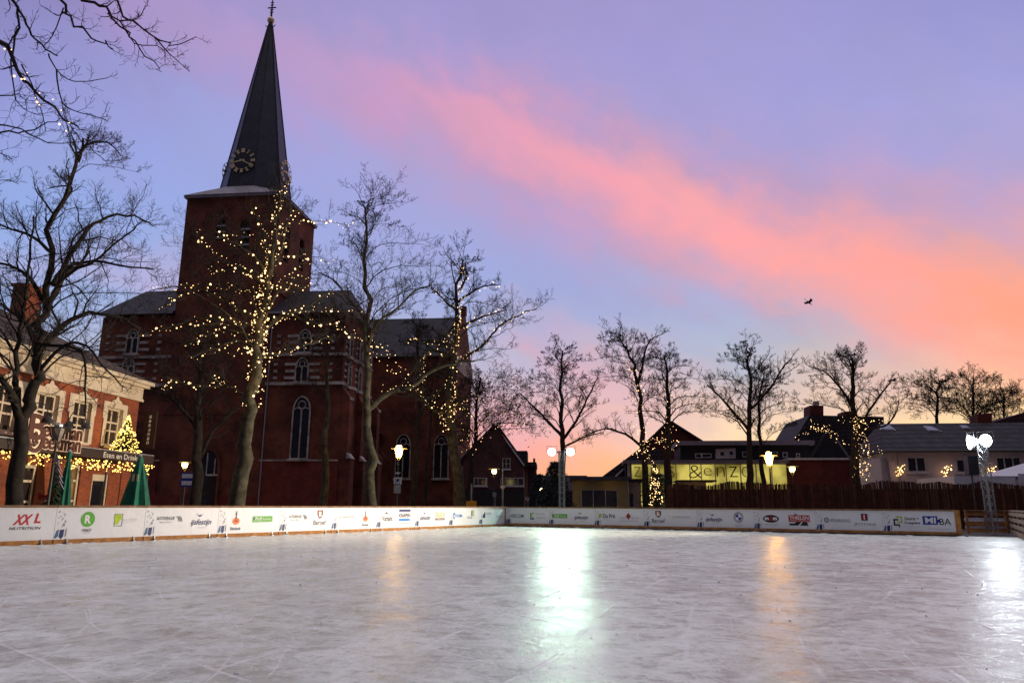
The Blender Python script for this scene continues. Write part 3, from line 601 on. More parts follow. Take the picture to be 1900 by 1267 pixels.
# blind niches, string courses, cornice
st = MB(F)
for py, hgt, dd in ((768,.10,.06),(636,.10,.05),(540,.25,.12)):
    z = F.p(400, py)[1]; MB(F).box(-TW-dd, dd, -dd, TD+dd, z, z+hgt).build('string_course', CB, tower)
MB(F).box(-TW-.22, .22, -.22, TD+.22, TZ-.02, TZ+.22).build('cornice', LEAD, tower)
MB(F).box(-TW-.30, .12, -.12, TD+.1, 0, F.p(440,918)[1]).build('plinth', CBL, tower)
# bell-cast skirt and octagonal spire
def oct_pts(cu, cd_, a, z, rot=0):
    R_ = a/2/cos(pi/8); return [(cu+R_*cos(pi/8+pi/4*k+rot), cd_+R_*sin(pi/8+pi/4*k+rot), z) for k in range(8)]
cu, cdp = -TW/2, TD/2
A0 = TW*.70; zb = F.p(440, 346, TD/2-A0/2)[1]
sk = MB(F); sq = [(-TW-.3,-.3,TZ+.22),(.3,-.3,TZ+.22),(.3,TD+.3,TZ+.22),(-TW-.3,TD+.3,TZ+.22)]
sk.hull(sq + oct_pts(cu, cdp, A0+.05, zb)); skirt = sk.build('skirt_roof', LEAD, ch)
zt = F.p(505, 42, TD/2)[1]
sp = MB(F)
zl = [zb-.6, zb+(zt-zb)*.5, zt-.4]; al_ = [A0*1.02, A0*.52, .42]
rings = [oct_pts(cu, cdp, a, z) for a, z in zip(al_, zl)]
for i in range(2):
    for k in range(8): k2 = (k+1)%8; sp.poly([rings[i][k], rings[i][k2], rings[i+1][k2], rings[i+1][k]])
sp.poly(rings[2]); spire = sp.build('spire', SPSL, ch)
hip = MB(F)
for k in range(8): hip.tube([rings[0][k], rings[1][k], rings[2][k]], .07, 5)
hip.build('hip_capping', SLATE, spire)
MB(F).ball((cu, cdp, zt+.25), .38, n=14, m=10).build('gilt_ball', GOLD, ch, smooth=True)
fin = MB(F); fin.tube([(cu,cdp,zt-.5),(cu,cdp,zt+.6),(cu,cdp,zt+2.9)], [.30,.12,.05], 8).box(cu-.45,cu+.45,cdp-.05,cdp+.05,zt+1.75,zt+1.85)
for z in (1.2,1.5,2.1,2.4): fin.box(cu-.2,cu+.2,cdp-.04,cdp+.04,zt+z,zt+z+.07)
fin.tube([(cu-.55,cdp,zt-.35),(cu-.35,cdp,zt-.55),(cu+.35,cdp,zt-.55),(cu+.55,cdp,zt-.35)], .05, 5); fin.build('finial', IRON, ch)
# clocks: open dials of gilt numerals on three faces
HN = ['XII','I','II','III','IIII','V','VI','VII','VIII','IX','X','XI']
zc = F.p(452, 301, TD/2-A0*.42)[1]; frac = (zc-zl[0])/(zl[1]-zl[0]); ac_ = al_[0]+(al_[1]-al_[0])*frac
def clock(CF, cuu, dd, lab):
    r = 1.22
    ck = MB(CF)
    q = CF(cuu, dd, zc)
    for i in range(12):
        a = pi/2 - i*pi/6; R1, R2 = r*.74, r*1.03
        nb = {'I':1,'II':2,'III':3,'IIII':4,'V':2,'VI':3,'VII':4,'VIII':5,'IX':3,'X':2,'XI':3,'XII':4}[HN[i]]
        for j in range(nb):
            off = (j-(nb-1)/2)*.085; ca_, sa_ = cos(a), sin(a); w = .03
            pts_ = []
            for rr, ww in ((R1,-w),(R1,w),(R2,w),(R2,-w)):
                pts_.append((cuu+rr*ca_-(off+ww)*sa_, zc+rr*sa_+(off+ww)*ca_))
            ck.extrude(pts_, dd-.05, dd)
        for rr in (R1, R2):
            wd = nb*.085*.5+.03; ck.extrude([(cuu+(rr-.025)*cos(a)-wd*sin(a), zc+(rr-.025)*sin(a)+wd*cos(a)),(cuu+(rr-.025)*cos(a)+wd*sin(a), zc+(rr-.025)*sin(a)-wd*cos(a)),(cuu+(rr+.025)*cos(a)+wd*sin(a), zc+(rr+.025)*sin(a)-wd*cos(a)),(cuu+(rr+.025)*cos(a)-wd*sin(a), zc+(rr+.025)*sin(a)+wd*cos(a))], dd-.051, dd+.001)
    c = ck.build('clock_dial', GOLD, ch)
    h = MB(CF)
    for a, ln, w in ((radians(-28), r*.98, .055), (radians(192), r*.72, .07)):
        h.extrude([(cuu-.25*cos(a)-w*sin(a), zc-.25*sin(a)+w*cos(a)),(cuu-.25*cos(a)+w*sin(a), zc-.25*sin(a)-w*cos(a)),(cuu+ln*cos(a)+w*.6*sin(a), zc+ln*sin(a)-w*.6*cos(a)),(cuu+ln*cos(a)-w*.6*sin(a), zc+ln*sin(a)+w*.6*cos(a))], dd-.12, dd-.08)
    h.build('hands', GOLD, c)
    rg = MB(CF)
    for R_ in (r*1.06, r*.70): rg.tube([(cuu+R_*cos(2*pi*k/24), dd+.03, zc+R_*sin(2*pi*k/24)) for k in range(25)], .022, 4)
    rg.build('ring', IRON, c)
clock(F, cu-.12, cdp-ac_/2-.25, 'front')
o1 = F(cu+ac_/2+.25, cdp, 0); clock(Plane(0,0,E_AZ,o1), 0, 0, 'right')
o2 = F(cu-ac_/2-.25, cdp, 0); P2 = Plane(0,0,E_AZ,o2); clock(P2, 0, 0, 'left')
# ---- aisle blocks beside the tower, two storeys with stone bands
def gothic_window(FF, parent, uc, w, z0, z1, d=-.03, lights=2, name='gothic_window', proud=True):
    hw = w/2; zs = z1 - w*.85
    op = arch_pts(uc-hw, uc+hw, z0, zs, z1, 6)
    g = MB(FF); g.extrude(op, d, d+.05); gl = g.build(name, DGLASS, parent)
    t_ = MB(FF)
    for a, b in zip(op, op[1:] + op[:1]): t_.tube([(a[0], d-.05, a[1]), (b[0], d-.05, b[1])], .085, 4)
    for i in range(1, lights): x = uc-hw+w*i/lights; t_.box(x-.055, x+.055, d-.10, d, z0, zs+.1)
    rr = w*.22
    t_.tube([(uc+rr*cos(2*pi*k/10), d-.06, zs+w*.38+rr*sin(2*pi*k/10)) for k in range(11)], .05, 4)
    for i in range(lights):
        c = uc-hw+w*(i+.5)/lights; rr2 = w/lights/2; t_.tube([(c+rr2*cos(pi*k/6), d-.06, zs-.1+rr2*1.1*sin(pi*k/6)) for k in range(7)], .045, 4)
    t_.build('tracery', STONE, gl)
    MB(FF).box(uc-hw-.2, uc+hw+.2, d-.22, d+.1, z0-.2, z0).build('sill', STONE, gl)
    return gl
RGX = F.p(641, 586)[0]; RZ = F.p(560, 580)[1]; AD = 9.0
def annex(u0, u1, side, name):
    m = MB(F); m.box(u0, u1, .05, AD, 0, RZ); bd = m.build(name, CB, ch)
    z53 = F.p(560, 853)[1]
    MB(F).box(u0+.01, u1+.09 if side > 0 else u1, -.06, AD-.1, 0, z53).build('plinth', CBL, bd)
    b = MB(F)
    for py, hh in ((712,.22),(658,.20),(853,.10)):
        z = F.p(560, py)[1]; MB(F).box(u0-.05, u1+.08, -.09, AD*.9, z-.1, z-.1+hh*1.25).build('stone_band', STONE, bd)
    zA, zB, zC = F.p(560,852)[1], F.p(560,708)[1], F.p(560,655)[1]
    return bd
ra = annex(.02, RGX, 1, 'right_aisle_block')
RZ_L = F.p(260, 582)[1]
LX0 = F.p(191, 590)[0]
la = annex(LX0, -TW-.02, -1, 'left_aisle_block')
def banded(FF, parent, uc, py0, py1, ref, w=1.15):
    z0, z1 = F.p(ref, py1)[1], F.p(ref, py0)[1]
    gothic_window(FF, parent, uc, w, z0+.1, z1, -.03, 2)
    for side in (-1, 1):
        for k in range(3):
            z = z0 + .35 + (z1-z0-.9)*k/2.2; x = uc+side*(w/2+.55)
            MB(FF).box(x-.52+.1*(k%2), x+.52-.1*(k%2), -.03, .06, z, z+.24).build('stone_block', STONE, parent)
    for k in range(3):
        z = z0 + .35 + (z1-z0-.9)*k/2.2
        for s_ in (-2.5, 2.6): MB(FF).box(uc+s_-.17, uc+s_+.17, -.03, .06, z, z+.24).build('stone_block', STONE, parent)
ucr = F.p(566, 640)[0]; banded(F, ra, ucr, 612, 656, 566); banded(F, ra, ucr-.1, 664, 710, 566)
ucl = F.p(246, 640)[0]; banded(F, la, ucl, 612, 658, 246); banded(F, la, ucl-.1, 664, 712, 246)
gothic_window(F, ra, F.p(558, 800)[0], 1.55, F.p(558, 851)[1], F.p(558, 736)[1], -.05, 2)
# right side wall of the block: pale bands and a gable with buttresses
SR = Plane(0, 0, E_AZ, F(RGX, 0, 0))
for uc in (1.6, 4.6, 7.4):
    for (a, b) in ((612, 656), (664, 712)):
        z0, z1 = F.p(640, b)[1], F.p(640, a)[1]; gothic_window(SR, ra, uc, .8, z0, z1, -.1, 1)
        for k in range(4):
            z = z0+.1+(z1-z0)*k/4
            for s_ in (-1, 1): MB(SR).box(uc+s_*.75-.3, uc+s_*.75+.3, -.03, .05, z, z+.2).build('stone_block', STONE, ra)
for (FF, u, d0) in ((SR, .1, -.8), (SR, 8.6, -.8), (SR, 4.4, -.6)):
    bt = MB(FF); z1 = F.p(640, 716)[1]; z2 = F.p(640, 850)[1]
    bt.box(u, u+.9, d0, 0, 0, z1-1.0).box(u-.05, u+.95, d0-.35, d0, 0, z2).hull([(u,d0,z1-1.0),(u+.9,d0,z1-1.0),(u,0,z1-1.0),(u+.9,0,z1-1.0),(u,0,z1),(u+.9,0,z1)])
    bo = bt.build('buttress', CB, ra)
    MB(FF).hull([(u-.1,d0-.4,z2),(u+1,d0-.4,z2),(u-.1,d0+.02,z2),(u+1,d0+.02,z2),(u-.1,d0+.02,z2+.5),(u+1,d0+.02,z2+.5)]).build('weathering', STONE, bo)
    MB(FF).box(u-.05, u+.95, d0-.08, d0-.005, z1-1.2, z1-.95).build('cap_stone', STONE, bo)
# drainpipes
dp = MB(F); x = .25; dp.tube([(x,-.15,0),(x,-.15,RZ)], .06, 6); dp.build('drainpipe', LEAD, ra)
# hipped roofs
zr = F.p(560, 538, AD*.45)[1]
MB(F).hull([(-.05,-.35,RZ),(RGX+.4,-.35,RZ),(RGX+.4,AD,RZ),(-.05,AD,RZ),(.2,AD*.5,zr),(RGX-1.2,AD*.5,zr),(-.05,AD*.5,zr)]).build('right_aisle_roof', SLATE, ch)
zr2 = F.p(300, 540, AD*.5)[1]
MB(F).hull([(LX0-.35,-.35,RZ_L),(-TW-.05,-.35,RZ_L),(-TW-.05,AD,RZ_L),(LX0-.35,AD,RZ_L),(F.p(272,540,AD*.5)[0],AD*.5,zr2),(-TW-.05,AD*.5,zr2)]).build('left_aisle_roof', SLATE, ch)
MB(F).box(-.05, RGX+.45, -.42, -.30, RZ-.12, RZ+.05).build('gutter', LEAD, ra)
MB(F).box(LX0-.4, -TW-.05, -.42, -.30, RZ_L-.12, RZ_L+.05).build('gutter', LEAD, la)
# tower door and its pointed light
uc = F.p(391, 870)[0]
zt_, zs_, zm = F.p(391, 834)[1], F.p(391, 862)[1], F.p(391, 880)[1]
w = F.p(410, 880)[0]-F.p(373, 880)[0]
dr = MB(F).extrude(arch_pts(uc-w/2, uc+w/2, 0, zm+.3, zt_, 6), -.30, .1).build('portal', DGLASS, tower)
pp = arch_pts(uc-w/2, uc+w/2, 0, zm+.3, zt_, 6)
fr_ = MB(F)
for a, b in zip(pp, pp[1:]): fr_.tube([(a[0],-.30,a[1]),(b[0],-.30,b[1])], .14, 4)
fr_.build('arch_surround', CB, dr)
MB(F).box(uc-w/2+.1, uc+w/2-.1, -.36, -.31, 0, zm-.15).build('door', DOORW, dr)
tr = MB(F); tr.box(uc-w/2, uc+w/2, -.42, -.3, zm-.14, zm+.02).box(uc-.25, uc-.15, -.38, -.31, zm, zt_-.3).box(uc+.5,uc+.58,-.38,-.31,zm,zt_-.8).box(uc-.9,uc-.82,-.38,-.31,zm,zt_-.8); tr.build('tracery', STONE, dr)
# transept and nave behind
TF = Plane(0, 0, 90+E_AZ, F(0, 22, 0))
tx0, tx1 = TF.p(640, 700)[0], TF.p(846, 700)[0]; tze = TF.p(760, 662)[1]; tzr = TF.p(760, 590, 5)[1]
m = MB(TF); m.box(tx0-6, tx1, 0, 11, 0, tze); trn = m.build('transept', CB, ch)
MB(TF).hull([(tx0-6,-.3,tze),(tx1-.3,-.3,tze),(tx0-6,11,tze),(tx1-.3,11,tze),(tx0-6,5.3,tzr),(tx1-.3,5.3,tzr)]).build('transept_roof', SLATE, ch)
MB(TF).extrude([(0,0)] and [(tx1-.6, tze-1.5),(tx1+.1, tze-1.5),(tx1+.1, tze+.5),(tx1-.6,tze+.5)], -.4, 11.4).build('kneeler', STONE, trn)
pg = MB(TF); pg.hull([(tx1-.45,-.4,tze),(tx1+.05,-.4,tze),(tx1-.45,11.2,tze),(tx1+.05,11.2,tze),(tx1-.45,5.3,tzr+.5),(tx1+.05,5.3,tzr+.5)]); pg.box(tx1-.55,tx1+.15,4.9,5.7,tzr+.2,tzr+1.4); pg.build('gable_parapet', CB, trn)
dm = MB(TF); uc = TF.p(762, 640)[0]; z0 = TF.p(762, 655)[1]; z1 = TF.p(762, 618)[1]
dm.hull([(uc-1,.2,z0),(uc+1,.2,z0),(uc-1,3,z0),(uc+1,3,z0),(uc,.2,z1),(uc,3.4,z1)]).build('roof_dormer', LEAD, trn)
for uc in (tx0+3, tx0+7.5, tx0+12):
    if uc < tx1-1: gothic_window(TF, trn, uc, 1.7, 4.0, 9.0, -.05, 2)
# aisle running back between block and transept, with a row of buttresses
AS = Plane(0, 0, E_AZ, F(RGX*.62, AD, 0))
MB(AS).box(0, 14, 0, 5, 0, 9).build('nave_aisle', CB, ch)
MB(AS).hull([(0,-.3,9),(14,-.3,9),(0,5,9),(14,5,9),(0,5,12),(14,5,12)]).build('aisle_roof', SLATE, ch)
for k in range(5):
    u = .6+k*2.9
    bo = MB(AS).box(u, u+.7, -1.2, 0, 0, 6).hull([(u,-1.2,6),(u+.7,-1.2,6),(u,0,6),(u+.7,0,6),(u,0,7.5),(u+.7,0,7.5)]).build('buttress', CB, ch)
    if k < 4: gothic_window(AS, ch, u+1.8, 1.1, 2.6, 7.6, -.05, 2)
# nave main body
MB(F).box(-TW+.5, 2.5, TD, TD+26, 0, 14).hull([(-TW+.5,TD,14),(2.5,TD,14),(-TW+.5,TD+26,14),(2.5,TD+26,14),(-TW/2,TD,19.5),(-TW/2,TD+26,19.5)]).build('nave', CB, ch)
# ------------------------------------------------------------------ restaurant on the left
RA = 3.3
RBK = mat('restaurant_brick', (0.38,0.105,0.042), (0.24,0.07,0.04), 0.9, 0.85, bump=0.25, brick=(radians(RA-90), 0.22, 0.066, (0.75,0.62,0.55), 0.8))
CREAM = mat('cream_paint', (0.68,0.55,0.40), (0.56,0.44,0.31), 1.5, 0.55)
TILE = mat('old_roof_tiles', (0.20,0.14,0.11), (0.08,0.06,0.055), 1.4, 0.9, bump=0.5, brick=(radians(RA-90), 0.24, 0.30, (0.2,0.18,0.18), 0.85))
WGLASS = mat('window_glass', (0.05,0.035,0.03), (0.02,0.015,0.015), 1.0, 0.06, spec=0.7)
WARMIN = mat('lit_room', (0.25,0.14,0.06), (0.03,0.02,0.015), 2.5, 0.3, emit=(1.0,0.5,0.16), es=0.10)
CANOPY = mat('canopy_board', (0.045,0.025,0.02), None, 2, 0.5)
REST = Plane(250, 38.0, RA)
uR = REST.p(259, 740)[0]; uL = REST.p(-230, 700)[0]
ZF0, ZF1 = REST.p(150, 715)[1], REST.p(150, 690)[1]
rs = thing('restaurant', REST((uR + REST.p(0,700)[0])/2, 4, 0), 'brick restaurant with cream cornice, tall white windows and lit canopy, left of the church', 'restaurant')
zw1 = REST.p(150, 735)[1]; zw0 = REST.p(150, 822)[1]
wins = []
for px in (-115, -50, 6, 84, 149, 211):
    uc = REST.p(px, 780)[0]; wins.append((uc-.72, uc+.72, zw0, zw1-.15))
ZC = 3.35
low = []
for a, b, pyt in ((36,66,862),(122,147,862),(-40,-14,862)):
    low.append((REST.p(a,900)[0], REST.p(b,900)[0], .25, REST.p((a+b)/2, pyt)[1]))
dru = (REST.p(170,900)[0], REST.p(200,900)[0], .02, REST.p(186, 884)[1]+.1); low.append(dru)
m = MB(REST); wall_holes(m, uL, uR, 0, ZF0+.3, wins+low, th=.28)
m.poly([(uR,0,0),(uR,11,0),(uR,11,ZF0+.3),(uR,0,ZF0+.3)]).poly([(uL,11,0),(uL,11,ZF0+.3),(uL,0,ZF0+.3),(uL,0,0)]).poly([(uL,11,0),(uR,11,0),(uR,11,ZF0+.3),(uL,11,ZF0+.3)])
wl = m.build('wall', RBK, rs)
for (a,b,c,d) in wins:
    wo_ = window(REST, rs, a+.1, b-.1, c+.05, d-.05, CREAM, WGLASS, d=.2, w=.10, nx=2, nz=[.40,.62], sill=CREAM, fd=.08)
    s_ = MB(REST); s_.box(a-.18, a+.09, -.06, .22, c, d+.20).box(b-.09, b+.18, -.06, .22, c, d+.20).box(a+.09, b-.09, -.06, .20, d-.06, d+.20)
    s_.box(a-.26,a-.18,-.05,.02,c+1.3,d+.2).box(b+.18,b+.26,-.05,.02,c+1.3,d+.2)
    uc = (a+b)/2; s_.extrude([(uc-.45,d+.20),(uc-.32,d+.32),(uc-.14,d+.36),(uc-.08,d+.52),(uc+.08,d+.52),(uc+.14,d+.36),(uc+.32,d+.32),(uc+.45,d+.20)], -.08, .02); s_.build('surround', CREAM, wo_)
for i, (a,b,c,d) in enumerate(low):
    if i < 3:
        wo_ = window(REST, rs, a, b, c, d, CREAM, WARMIN if i == 1 else WGLASS, d=.16, w=.12, nx=1, nz=[.36,.72], fd=.08)
    else:
        MB(REST).box(a+.12,b-.12,.18,.22,0,d-.3).build('door', DGLASS, rs)
        fr_ = MB(REST); fr_.box(a,a+.12,.05,.2,0,d).box(b-.12,b,.05,.2,0,d).box(a+.12,b-.12,.05,.2,d-.3,d); fr_.build('door_frame', CREAM, rs)
# frieze and cornice with a gutter
fz = MB(REST); fz.box(uL, uR+.10, -.10, .3, ZF0, ZF1+.02).box(uL, uR+.30, -.32, .3, ZF1+.02, ZF1+.16).box(uL, uR+.42, -.50, .3, ZF1+.16, ZF1+.34).box(uL, uR+.16,-.14,-.09,ZF0-.08,ZF0+.06); fz.build('cornice', CREAM, rs)
MB(REST).box(uL, uR+.44, -.52, .2, ZF1+.34, ZF1+.40).build('gutter', DARKMETAL, rs)
# hipped roof
zr0 = ZF1+.40; q = REST.p(20, 560, 5.5)
rr_ = MB(REST); ur0 = uR-5.5
rr_.hull([(uL,-.35,zr0),(uR+.3,-.35,zr0),(uR+.3,11,zr0),(uL,11,zr0),(uL,5.5,zr0+3.2),(ur0,5.5,zr0+3.2)]); rf = rr_.build('roof', TILE, rs)
uc = REST.p(55, 590, 4.5)[0]; 
cm = MB(REST); cm.box(uc-.5,uc+.5,4.4,5.2,zr0+2,zr0+4.2).box(uc-.58,uc+.58,4.3,5.3,zr0+4.2,zr0+4.35); cm.build('chimney', RBK, rf)
# canopy with lettering, standing off the wall
CD = -1.5
zc1 = REST.p(150, 828, CD)[1]; zc0 = REST.p(150, 847, CD)[1]; ucR = REST.p(283, 850, CD)[0]
cn = MB(REST); cn.box(uL, ucR, CD, -.02, zc0+.12, zc1-.05).box(uL, ucR+.05, CD-.04, CD, zc0, zc1); can = cn.build('canopy', CANOPY, rs)
for u in [ucR-.1-k*3.4 for k in range(6)]: MB(REST).tube([(u, CD+.1, 0), (u, CD+.1, zc0+.12)], .045, 8).build('canopy_post', DARKMETAL, rs)
MB(REST).box(uL, ucR+.02, CD-.05, CD-.041, zc1-.04, zc1+.01).build('edge_trim', STEEL, can)
SIGNW = mat('sign_letter', (0.75,0.70,0.62), None, 5, 0.5, emit=(1,.75,.5), es=0.15)
tx = MB(lambda x,y,z: REST(x, y+CD-.045, z)); a_, b_ = REST.p(190, 848, CD)[0], REST.p(262, 852, CD)[0]
tx.text('Eten en Drinken', (a_+b_)/2, (zc0+zc1)/2-.02, 1, 0, 0, 0.0, 0, width=b_-a_, height=.24); tx.build('lettering', SIGNW, can)
# big letter sign on the canopy
SGB = mat('sign_brown', (0.13,0.045,0.03), None, 5, 0.5); SGE = mat('sign_edge', (0.9,0.72,0.55), (0.8,0.62,0.48), 5, 0.5, emit=(1.0,.62,.38), es=0.35)
sg = thing('letter_sign', REST(REST.p(105,800,CD)[0], CD, zc1), 'large brown Beekman & Beekman letter sign with pale edges standing on the canopy', 'sign')
def sU(px, py): return REST.p(px, py, CD-.1)
for layer, (mt, bold, dy, nm) in enumerate(((SGE, .085, .0, 'letter_edge'), (SGB, .02, -.05, 'letter_face'))):
    q = MB(lambda x,y,z: REST(x, y+CD-.1+dy, z))
    ux0, zl_ = sU(77, 797); ux1, _ = sU(150, 800)
    q.text('eekman', ux0+.05, sU(110,799)[1], 1, 0, 0, bold, 0, width=(ux1-ux0)*(1.0+.04*(1-layer)), depth=.05, align='LEFT', height=.64+.05*(1-layer))
    ux0b, _ = sU(76, 815); ux1b, _ = sU(147, 818)
    q.text('eekman', ux0b+.05, sU(110,820)[1]-.02, 1, -.003, 0, bold, 0, width=(ux1b-ux0b)*(1.0+.04*(1-layer)), depth=.05, align='LEFT', height=.64+.05*(1-layer))
    ub, zb_ = sU(68, 792); q.text('B', ub, zb_-.0, 1, -.006, 0, bold, 0, width=.95+.07*(1-layer), depth=.05, height=.98+.08*(1-layer))
    uo, zo = sU(64, 812)
    R0, R1 = (.56, .30) if layer == 0 else (.51, .35)
    n_ = 28
    for k in range(n_):
        a, b = 2*pi*k/n_, 2*pi*(k+1)/n_
        q.extrude([(uo+R0*cos(a),zo+R0*1.1*sin(a)),(uo+R0*cos(b),zo+R0*1.1*sin(b)),(uo+R1*.9*cos(b),zo+R1*1.15*sin(b)),(uo+R1*.9*cos(a),zo+R1*1.15*sin(a))], -.03, .03)
    q.text('&', uo, zo, 1, -.01, 0, bold*.6, 0, width=.34, height=.44, depth=.05)
    q.build(nm, mt, sg)
MB(REST).box(sU(60,800)[0], sU(148,800)[0], CD-.06, CD-.02, zc1+.05, zc1+.10).build('rail', DARKMETAL, sg)
# swan-neck lamps over the sign
for px, py in ((90, 775), (128, 783), (160, 786)):
    u, z = REST.p(px, py, CD-.3)
    t = thing('swan_neck_lamp', REST(u-.5, CD-.2, zc1), {90:'black swan-neck lamp nearest the tree trunk above the letter sign',128:'middle black swan-neck lamp above the letter sign',160:'black swan-neck lamp at the right end of the letter sign'}[px], 'lamp', 'swan-neck lamps over the letter sign')
    MB(REST).tube([(u-.75, CD+.05, zc1)] + [(u-.38-.37*cos(pi*k/8), CD-.05-.25*k/8, z+.05+.5*sin(pi*k/8)) for k in range(9)], .018, 6).build('arm', DARKMETAL, t)
    MB(REST).lathe((u, CD-.3, z-.2), [(.19,0),(.17,.1),(.10,.2),(.03,.26)], 12).build('shade', DARKMETAL, t)
# hanging board beside the corner
t = thing('hanging_sign', REST(uR+.15, -.6, 4), 'narrow dark vertical sign at the right corner of the restaurant wall', 'sign')
MB(REST).box(uR+.02, uR+.12, -1.0, -.35, 3.75, 5.6).build('panel', CANOPY, t)
MB(REST).tube([(uR+.07,0,5.5),(uR+.07,-1.0,5.5)], .02, 5).build('bracket', DARKMETAL, t)
qq = MB(lambda x,y,z: REST(uR+.01, x, z)); 
for k, ch_ in enumerate('BeekmanBeekman'[:7]):
    qq.text(ch_, -.68, 5.35-k*.22, 1, 0, 0, .01, 0, height=.15, width=.12)
qq.build('lettering', SIGNW, t)
BULB = mat('warm_bulb', (1,.8,.45), None, 3, 0.4, emit=(1.0,.60,.24), es=4.5, nolight=True)
BULB2 = mat('yellow_bulb', (1,.85,.3), None, 3, 0.4, emit=(1.0,.66,.13), es=3.2, nolight=True)
WIRE = mat('light_wire', (0.02,0.025,0.02), None, 3, 0.6)
_bm = {}
def bulbs_on(t, pts, rmin, rmax, material, rnd, maxp=100, minpx=0):
    """one mesh datum for every bulb part; the rest past maxp as one stuff part"""
    key = material.name
    if key not in _bm:
        mb = MB().ball((0,0,0), 1.0, n=6, m=4); me = bpy.data.meshes.new('bulb'); me.from_pydata([tuple(p) for p in mb.v], [], mb.f); me.materials.append(material); _bm[key] = me
    off = origin_of(t); rnd.shuffle(pts)
    for p in pts[:maxp]:
        o = bpy.data.objects.new('bulb', _bm[key]); COL.objects.link(o); o.parent = t; o.location = Vector(p) - off
        r = rmin + (rmax-rmin) * rnd.random()**4; o.scale = (r, r, r)
    if len(pts) > maxp:
        mb = MB()
        for p in pts[maxp:]: mb.ball(p, rmin + (rmax-rmin) * rnd.random()**4, n=5, m=3)
        o = mb.build('bulb_cluster', material, t); o['kind'] = 'stuff'
rnd = random.Random(11)
# glowing garland under the canopy
t = thing('light_garland', REST((uL+ucR)/2, CD, zc0), 'yellow fairy light garland hanging under the restaurant canopy edge', 'fairy lights')
pts_ = []; u = REST.p(-40, 850, CD)[0]
w_ = MB(REST); wp = []
while u < ucR:
    wp.append((u, CD-.08, zc0-.05-.12*abs(sin(u*2.1))))
    for k in range(rnd.choice((1,2,3,4,6))): pts_.append(REST(u+rnd.uniform(-.15,.15), CD-.1+rnd.uniform(-.1,.2), zc0-.08-.45*rnd.random()**1.5))
    u += .14
w_.tube(wp, .012, 4); w_.build('wire', WIRE, t); bulbs_on(t, pts_, .022, .055, BULB2, rnd)
# tree of lights on the canopy
u0_, z0_ = REST.p(231, 838, CD+.5); z1_ = REST.p(240, 769, CD+.5)[1]
t = thing('light_tree', REST(u0_, CD+.5, z0_), 'cone shaped tree of yellow lights standing on the canopy by the corner', 'light tree')
MB(REST).tube([(u0_,CD+.5,z0_-.2),(u0_,CD+.5,z1_)], .03, 6).build('stem', WIRE, t)
NEED = mat('garland_green', (0.03,0.05,0.02), None, 8, 0.8)
cone = MB(REST)
for i in range(420):
    h = rnd.random()**1.4; a = rnd.random()*2*pi; r = (1-h)*.62; z = z0_+(z1_-z0_)*h
    cone.tube([(u0_+.1*r*cos(a), CD+.5+.1*r*sin(a), z+.1), (u0_+r*cos(a), CD+.5+r*sin(a), z)], [.02,.006], 3)
cone.build('branches', NEED, t)
pts_ = []
for i in range(330):
    h = rnd.random()**1.5; a = rnd.random()*2*pi; r = (1-h)*.66*rnd.uniform(.75,1.12); pts_.append(REST(u0_+r*cos(a), CD+.5+r*sin(a), z0_+(z1_-z0_)*h))
bulbs_on(t, pts_, .02, .05, BULB2, rnd)
# closed parasols
GRNC = mat('parasol_green', (0.015,0.16,0.10), (0.008,0.09,0.06), 3, 0.7)
def parasol(px, py0, Y, h, r, label):
    p = at(px, 925, Y); 
    t = thing('parasol', (p.x, p.y, 0), label, 'parasol', 'closed green parasols before the restaurant')
    MB().tube([(p.x,p.y,0),(p.x,p.y,h)], .03, 8).build('pole', STEEL, t)
    fold = lambda k, z: 1 + .22*(1 if k % 2 else -1)*min(1, (h-z)/1.2)
    MB().lathe((p.x,p.y,0), [(r,h*.26),(r*.93,h*.30),(r*.62,h*.6),(r*.28,h*.90),(.09,h*.985),(.05,h)], 16, mod=fold).build('canvas', GRNC, t, smooth=False)
    if r > .4:
        for k in (-1, 1): MB().hull([(p.x+.10+k*.09+a, p.y-.43-b, h*.70+c) for a in (-.035,.035) for b in (0,.02) for c in (-.14,.14)]).build('strap', CREAM, t)
    MB().lathe((p.x,p.y,0), [(.06,h-.02),(.08,h+.02),(.02,h+.1)], 10).build('cap', STEEL, t)
    MB().lathe((p.x,p.y,0), [(.28,0),(.28,.08),(.06,.12)], 12).build('foot', DARKMETAL, t)
parasol(252, 845, 31.0, 2.95, .52, 'closed dark green parasol with white strap marks, in front of the restaurant corner')
parasol(118, 830, 28.5, 2.95, .24, 'slim closed green parasol beside the unlit lamp post')
